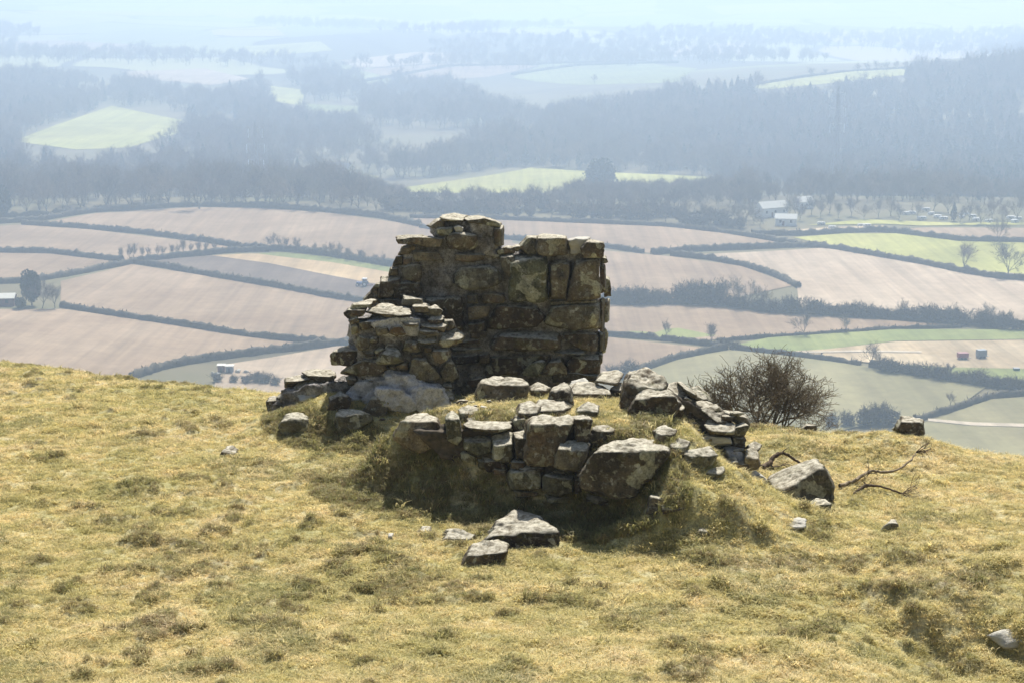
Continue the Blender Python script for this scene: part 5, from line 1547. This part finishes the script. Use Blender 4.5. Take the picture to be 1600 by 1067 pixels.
house(524, 274, 10, 7, 5.0, 3.2, 0.9, 'white house in the valley left of its neighbour', roof='slate')
house(541, 276, 8, 7, 5.0, 3.4, -0.6, 'white house in the valley right of its neighbour', roof='slate')
house(430, 278, 10, 6, 3.0, 2.0, 0.1, 'white bungalow left of the two valley houses', roof='pale_roof')
house(380, 307, 10, 5, 3.0, 2.0, 0.0, 'pale cottage half hidden in the left tree line', roof='pale_roof')
house(2, 477, 9, 5, 2.6, 1.2, 0.1, 'farm shed with a pale roof at the left edge', wall='brick_wall', roof='pale_roof', name='shed', cat='shed', nwin=2)
house(453, 250, 5, 4, 3.0, 1.6, 0.3, 'tiny white cottage in the misty woods', roof='pale_roof', nwin=2)
# the two low sheds just under the crest
for px, py, rot, lb in ((346, 581, 0.05, 'left one of the two small reddish sheds with pale roofs'), (359, 582, -0.05, 'right one of the two small dark sheds with pale roofs')):
    q = ray_valley(px, py)
    o = add('small_shed', None, q, None, rot)
    part('wall', o, [box(-0.95, 0.95, -0.9, 0.9, -0.5, 1.9)], 'brick_wall' if rot > 0 else 'grey_paint')
    part('roof', o, [box(-1.15, 1.15, -1.1, 1.3, 1.9, 2.1)], 'pale_roof')
    part('door', o, [box(-0.3, 0.4, -0.93, -0.89, 0, 1.5)], 'glass')
    tag(o, lb, 'shed', 'small sheds by the hedge')
def rock_heap(px, py, w, label, seed):
    q = ray_valley(px, py)
    r_ = np.random.default_rng(seed)
    o = add('rubble_heap', None, q)
    for k in range(9):
        C, v, f = convex_body([(800 + 20 * math.cos(t), 533 + 14 * math.sin(t)) for t in np.linspace(0, 6, 6)], 60, 0.7, seed + k, m_=5, chips=2)
        c_ = bpy.data.objects.new('stone', new_mesh('stone', v, f, M['stone_pale']))
        sc.collection.objects.link(c_)
        c_.parent = o
        c_.location = (r_.uniform(-w, w), r_.uniform(-.8, .8), r_.uniform(0.1, 0.7))
        c_.scale = (r_.uniform(0.7, 1.5),) * 3
    tag(o, label, 'rubble heap')
rock_heap(378, 582, 1.6, 'heap of pale rubble right of the small sheds', 600)
rock_heap(338, 586, 1.2, 'heap of pale rubble left of the small sheds', 640)

def cyl(cx, cz, r, y0, y1, n=14):
    v = [(cx + r * math.cos(2 * math.pi * k / n), y, cz + r * math.sin(2 * math.pi * k / n)) for y in (y0, y1) for k in range(n)]
    f = [tuple(range(n))[::-1], tuple(range(n, 2 * n))] + [(k, (k + 1) % n, n + (k + 1) % n, n + k) for k in range(n)]
    return v, [q[::-1] for q in f]
q = ray_valley(567, 448)
tr = add('tractor', None, q, None, math.radians(168))
tag(tr, 'blue and white tractor working between plough and stubble', 'tractor')
part('body', tr, [box(-0.4, 2.3, -0.45, 0.45, 0.75, 1.55), box(-1.5, -0.4, -0.5, 0.5, 0.8, 1.3)], 'blue_paint')
cb = part('cab', tr, [box(-1.35, -0.05, -0.75, 0.75, 1.3, 2.7)], 'glass')
part('roof', cb, [box(-1.5, 0.1, -0.9, 0.9, 2.7, 2.95)], 'white_paint')
part('exhaust', tr, [box(0.35, 0.45, 0.35, 0.45, 1.55, 2.6)], 'steel')
for x, r, w in ((-0.9, 0.95, 0.55), (1.7, 0.62, 0.4)):
    for s_ in (-1, 1):
        wh = part('wheel', tr, [cyl(x, r, r, s_ * 0.85 - w / 2, s_ * 0.85 + w / 2)], 'rubber')
        part('rim', wh, [cyl(x, r, r * 0.5, s_ * 0.86 - w / 2 - 0.02, s_ * 0.86 + w / 2 + 0.02)], 'white_paint')
for s_ in (-1, 1):
    part('mudguard', tr, [box(-1.7, -0.1, s_ * 0.85 - 0.3, s_ * 0.85 + 0.3, 1.92, 2.0)], 'blue_paint')
part('plough', tr, [box(-3.6, -1.5, -0.1, 0.1, 0.7, 0.9)] + [box(-3.5 + k * 0.5, -3.3 + k * 0.5, -0.8 + k * 0.4, -0.5 + k * 0.4, 0.05, 0.75) for k in range(4)], 'red_paint')

def trailer(px, py, rot, mtl, label, L=2.9, h=1.4):
    q = ray_valley(px, py)
    o = add('farm_trailer', None, q, None, rot)
    tag(o, label, 'trailer', 'trailers in the straw field')
    part('body', o, [box(-L / 2, L / 2, -0.9, 0.9, 0.7, 0.7 + h)], mtl)
    part('chassis', o, [box(-L / 2, L / 2 + 1.0, -0.15, 0.15, 0.5, 0.66)], 'steel')
    for x in (-0.6, 0.5):
        for s_ in (-1, 1):
            part('wheel', o, [cyl(x, 0.42, 0.42, s_ * 0.95 - 0.15, s_ * 0.95 + 0.15)], 'rubber')
trailer(1504, 562, 0.1, 'red_paint', 'red farm trailer standing in the straw field')
trailer(1533, 560, 0.25, 'grey_paint', 'grey blue box trailer standing in the straw field', 2.6, 1.9)
q = ray_valley(1588, 580)
o = add('water_tank', None, q)
tag(o, 'low green tank at the edge of the straw field', 'tank')
part('body', o, [box(-0.8, 0.8, -0.6, 0.6, 0.15, 0.95)], 'green_paint')
part('lid', o, [box(-0.84, 0.84, -0.64, 0.64, 0.95, 1.03)], 'steel')
part('skid', o, [box(-0.8, -0.6, -0.7, 0.7, -0.2, 0.15), box(0.6, 0.8, -0.7, 0.7, -0.2, 0.15)], 'steel')

# caravans on the valley floor
CV = bpy.data.objects.new('caravan', None)
def caravan(px, py, rot, s_, label):
    q = ray_valley(px, py)
    o = add('caravan', None, q, None, rot, s_)
    tag(o, label, 'caravan', 'white caravans in the valley')
    W_, H_ = 3.2, 2.5
    prof = [(-W_, 0.5), (-W_ - .1, 1.4), (-W_ + .35, H_), (W_ - .35, H_), (W_ + .1, 1.4), (W_, 0.5)]
    n = len(prof)
    v = [(a, y, b_) for y in (-1.1, 1.1) for a, b_ in prof]
    f = [tuple(range(n)), tuple(range(n, 2 * n))[::-1]] + [(k, n + k, n + (k + 1) % n, (k + 1) % n) for k in range(n)]
    part('body', o, [(v, f)], 'white_paint')
    for x in (-1.8, 0.6):
        part('window', o, [box(x, x + 1.3, -1.14, -1.09, 1.35, 2.0)], 'glass')
    part('door', o, [box(-0.35, 0.3, -1.13, -1.09, 0.6, 2.1)], 'grey_paint')
    for s2 in (-1, 1):
        part('wheel', o, [cyl(0, 0.33, 0.33, s2 * 1.0 - 0.1, s2 * 1.0 + 0.1)], 'rubber')
for i, (px, py, r) in enumerate(((1415, 336, 0.2), (1425, 335, -0.3), (1447, 330, 0.1), (1455, 336, 0.5), (1465, 341, 0.0), (1474, 344, -0.2), (1441, 344, 0.3), (1508, 336, 0.1), (1503, 341, 0.4), (1520, 340, -0.3), (1525, 346, 0.2), (1579, 343, 0.1), (1585, 349, 0.6), (1591, 344, -0.2), (1545, 348, 0.2), (1300, 358, 0.1), (1345, 354, 0.1), (1355, 355, 0.0), (1283, 352, 0.0))):
    caravan(px, py, r, lr.uniform(0.45, 0.65), 'white caravan parked among the trees below the right hill')

# lattice pylons with pale insulators
def pylon(px, d_, H, arms, label):
    q = P(px, 250, d_)
    q[2] = vz(q[0], q[1])
    o = add('pylon', None, q, None, 0.1)
    tag(o, label, 'pylon', 'pylons across the valley')
    wid = lambda t: np.interp(t, [0, 0.45, 1], [3.4, 1.2, 0.4])
    rows = []
    lv = [0, .12, .24, .35, .45, .54, .62, .70, .78, .86, .94, 1.0]
    for a, b_ in zip(lv[:-1], lv[1:]):
        wa, wb = wid(a), wid(b_)
        for sx, sy in ((-1, -1), (1, -1), (1, 1), (-1, 1)):
            rows.append((sx * wa, sy * wa, a * H, sx * wb, sy * wb, b_ * H, 0.14, 0.12))
        for sy in (-1, 1):
            rows.append((-wa, sy * wa, a * H, wb, sy * wb, b_ * H, 0.08, 0.08))
            rows.append((wa, sy * wa, a * H, -wb, sy * wb, b_ * H, 0.08, 0.08))
    V, F = segs_mesh(rows, 4)
    c_ = bpy.data.objects.new('lattice_tower', new_mesh('lattice_tower', V, F, M['steel'])); sc.collection.objects.link(c_); c_.parent = o
    for hh_, al in arms:
        t = hh_ / H
        for sx in (-1, 1):
            w0 = wid(t)
            V, F = segs_mesh([(sx * w0, -w0, t * H, sx * al, 0, t * H + .3, .12, .08), (sx * w0, w0, t * H, sx * al, 0, t * H + .3, .12, .08), (sx * w0, 0, (t + .05) * H, sx * al, 0, t * H + .3, .1, .06)], 4)
            a_ = bpy.data.objects.new('cross_arm', new_mesh('cross_arm', V, F, M['steel'])); sc.collection.objects.link(a_); a_.parent = o
            V, F = segs_mesh([(sx * al, 0, t * H + .2, sx * al, 0, t * H - 5.0, .26, .26)], 8)
            i_ = bpy.data.objects.new('insulator', new_mesh('insulator', V, F, M['porcelain'])); sc.collection.objects.link(i_); i_.parent = a_
pylon(1306, 1000, 62, ((40, 4.2), (49, 4.7), (58, 3.9)), 'faint lattice pylon against the right wooded hill')
pylon(400, 1000, 42, ((19, 4.4), (28, 5.1), (37, 4.0)), 'faint lattice pylon in the misty left valley')
# repeats of one group are told apart by their order from the left
def ordinal(n):
    return '%d%s' % (n, 'th' if 10 <= n % 100 <= 20 else {1: 'st', 2: 'nd', 3: 'rd'}.get(n % 10, 'th'))
bygroup = {}
for o in list(sc.objects):
    if o.parent is None and 'category' in o and 'group' in o:
        bygroup.setdefault(o['label'], []).append(o)
for lb, os_ in bygroup.items():
    if len(os_) > 1:
        os_.sort(key=lambda o: float(project(WL[o.name])[0]))
        for i, o in enumerate(os_):
            o['label'] = '%s, %s from the left' % (lb, ordinal(i + 1))
#%%MARK5
# ------------------------------------------------------------------ turf
def tuft(seed, n, h, spread, wid, lean):
    r_ = np.random.default_rng(seed)
    V, F = [], []
    for k in range(n):
        an = r_.uniform(0, 6.28); ra = spread * math.sqrt(r_.random())
        b_ = np.array([math.cos(an) * ra, math.sin(an) * ra, -0.004])
        L = h * r_.uniform(0.55, 1.15)
        ld = r_.uniform(0, 6.28)
        l = np.array([math.cos(ld), math.sin(ld), 0]) * lean * r_.uniform(0.4, 1.4)
        f = r_.uniform(0, 3.14)
        s_ = np.array([math.cos(f), math.sin(f), 0]) * wid
        mid = b_ + (l * 0.35 + np.array([0, 0, 0.6])) * L
        tip = b_ + (l + np.array([0, 0, 0.95 - 0.3 * min(1, np.hypot(*l[:2])) ])) * L
        i = len(V)
        V += [b_ - s_, b_ + s_, mid + s_ * .7, mid - s_ * .7, tip]
        F += [(i, i + 1, i + 2, i + 3), (i + 3, i + 2, i + 4)]
    return V, F
TU = []
for sd_, n, h, sp, w, ln, mk in ((1, 9, .026, .03, .0026, 1.4, 'blade'), (2, 9, .034, .032, .0024, 1.5, 'blade'), (3, 8, .028, .03, .0028, 1.8, 'blade'), (4, 9, .03, .03, .0024, 1.2, 'blade_green'),
                              (5, 13, .045, .032, .0022, 1.0, 'blade_brown'), (6, 13, .04, .032, .0022, 1.0, 'blade_green'), (7, 9, .055, .03, .0018, 1.3, 'blade')):
    V, F = tuft(sd_, n, h, sp, w, ln)
    TU.append(new_mesh('tuft', V, F, M[mk], False))
GR = np.random.default_rng(55)
n = 600000
y = 9.4 + 16.2 * GR.random(n) ** 1.15
x = (GR.random(n) * 2 - 1) * (0.41 * y + 0.5)
k = y < crest_y(x) + 3.2
x, y = x[k], y[k]
n = len(x)
tz = tussock(x, y)
# bare soil where the platform is worn or stone covers it
green = fbm(np.stack([x * 1.1, y * 1.1, x * 0], -1), 3, 61)
pick = GR.integers(0, 3, n)
pick = np.where((green > 0.28) & (GR.random(n) < 0.4), 3, pick)
tall_ = (tz > 0.018) & (GR.random(n) < 0.55)
pick = np.where(tall_, np.where(GR.random(n) < 0.5, 4, 5), pick)
foot = sdist(PLAT, x, y)
foot = (foot > -0.25) & (foot < 0.9) & (y < 15.9) & (x < 1.5)
mnd = np.hypot((x + 1.36) / 1.4, (y - 18.35) / 1.45) < 1
mnd &= np.hypot((x + 1.36) / 1.4, (y - 18.35) / 1.45) > 0.62
lush = (foot | mnd) & (GR.random(n) < 0.75)
pick = np.where(lush, np.where(GR.random(n) < 0.7, 5, 4), pick)
pick = np.where((GR.random(n) < 0.03), 6, pick)
rot = np.stack([GR.normal(0, .15, n), GR.normal(0, .15, n), GR.uniform(0, 6.28, n)], -1)
scl = 0.84 * GR.uniform(0.7, 1.25, n) * np.where(lush, 1.5, 1.0) * (1 + 0.35 * fbm(np.stack([x * 2.2, y * 2.2, x * 0], -1), 2, 71))
pp = np.stack([x, y, x * 0], -1)
clump = fbm(pp * 13, 2, 171) + 0.7 * fbm(pp * 29, 2, 181)
scl = scl * np.clip(1.0 + 1.0 * clump, 0.35, 1.9)
keep = (clump > -0.42) | (GR.random(n) < 0.35) | lush
x, y, scl, rot, pick = x[keep], y[keep], scl[keep], rot[keep], pick[keep]
turf = scatter('turf_grass', np.stack([x, y, gz(x, y)], -1), scl, rot, pick, TU, 'short straw coloured turf with darker tussocks')

# ------------------------------------------------------------------ the hazy air
v, f = box(-13500, 13500, -70, 12300, -190, 130)
hz = add('haze', new_mesh('haze', v, f, None, False))
hz['kind'] = 'stuff'
hz['label'] = 'pale blue haze filling the valley'
hm = bpy.data.materials.new('haze_air')
hm.use_nodes = True
nt = hm.node_tree
nt.nodes.clear()
out = nt.nodes.new('ShaderNodeOutputMaterial')
pv = nt.nodes.new('ShaderNodeVolumePrincipled')
pv.inputs['Color'].default_value = (0.615, 0.78, 1.0, 1)
pv.inputs['Density'].default_value = HAZE_DENSITY
pv.inputs['Anisotropy'].default_value = 0.35
pv.inputs['Density Attribute'].default_value = ''
nt.links.new(pv.outputs[0], out.inputs['Volume'])
hz.data.materials.append(hm)
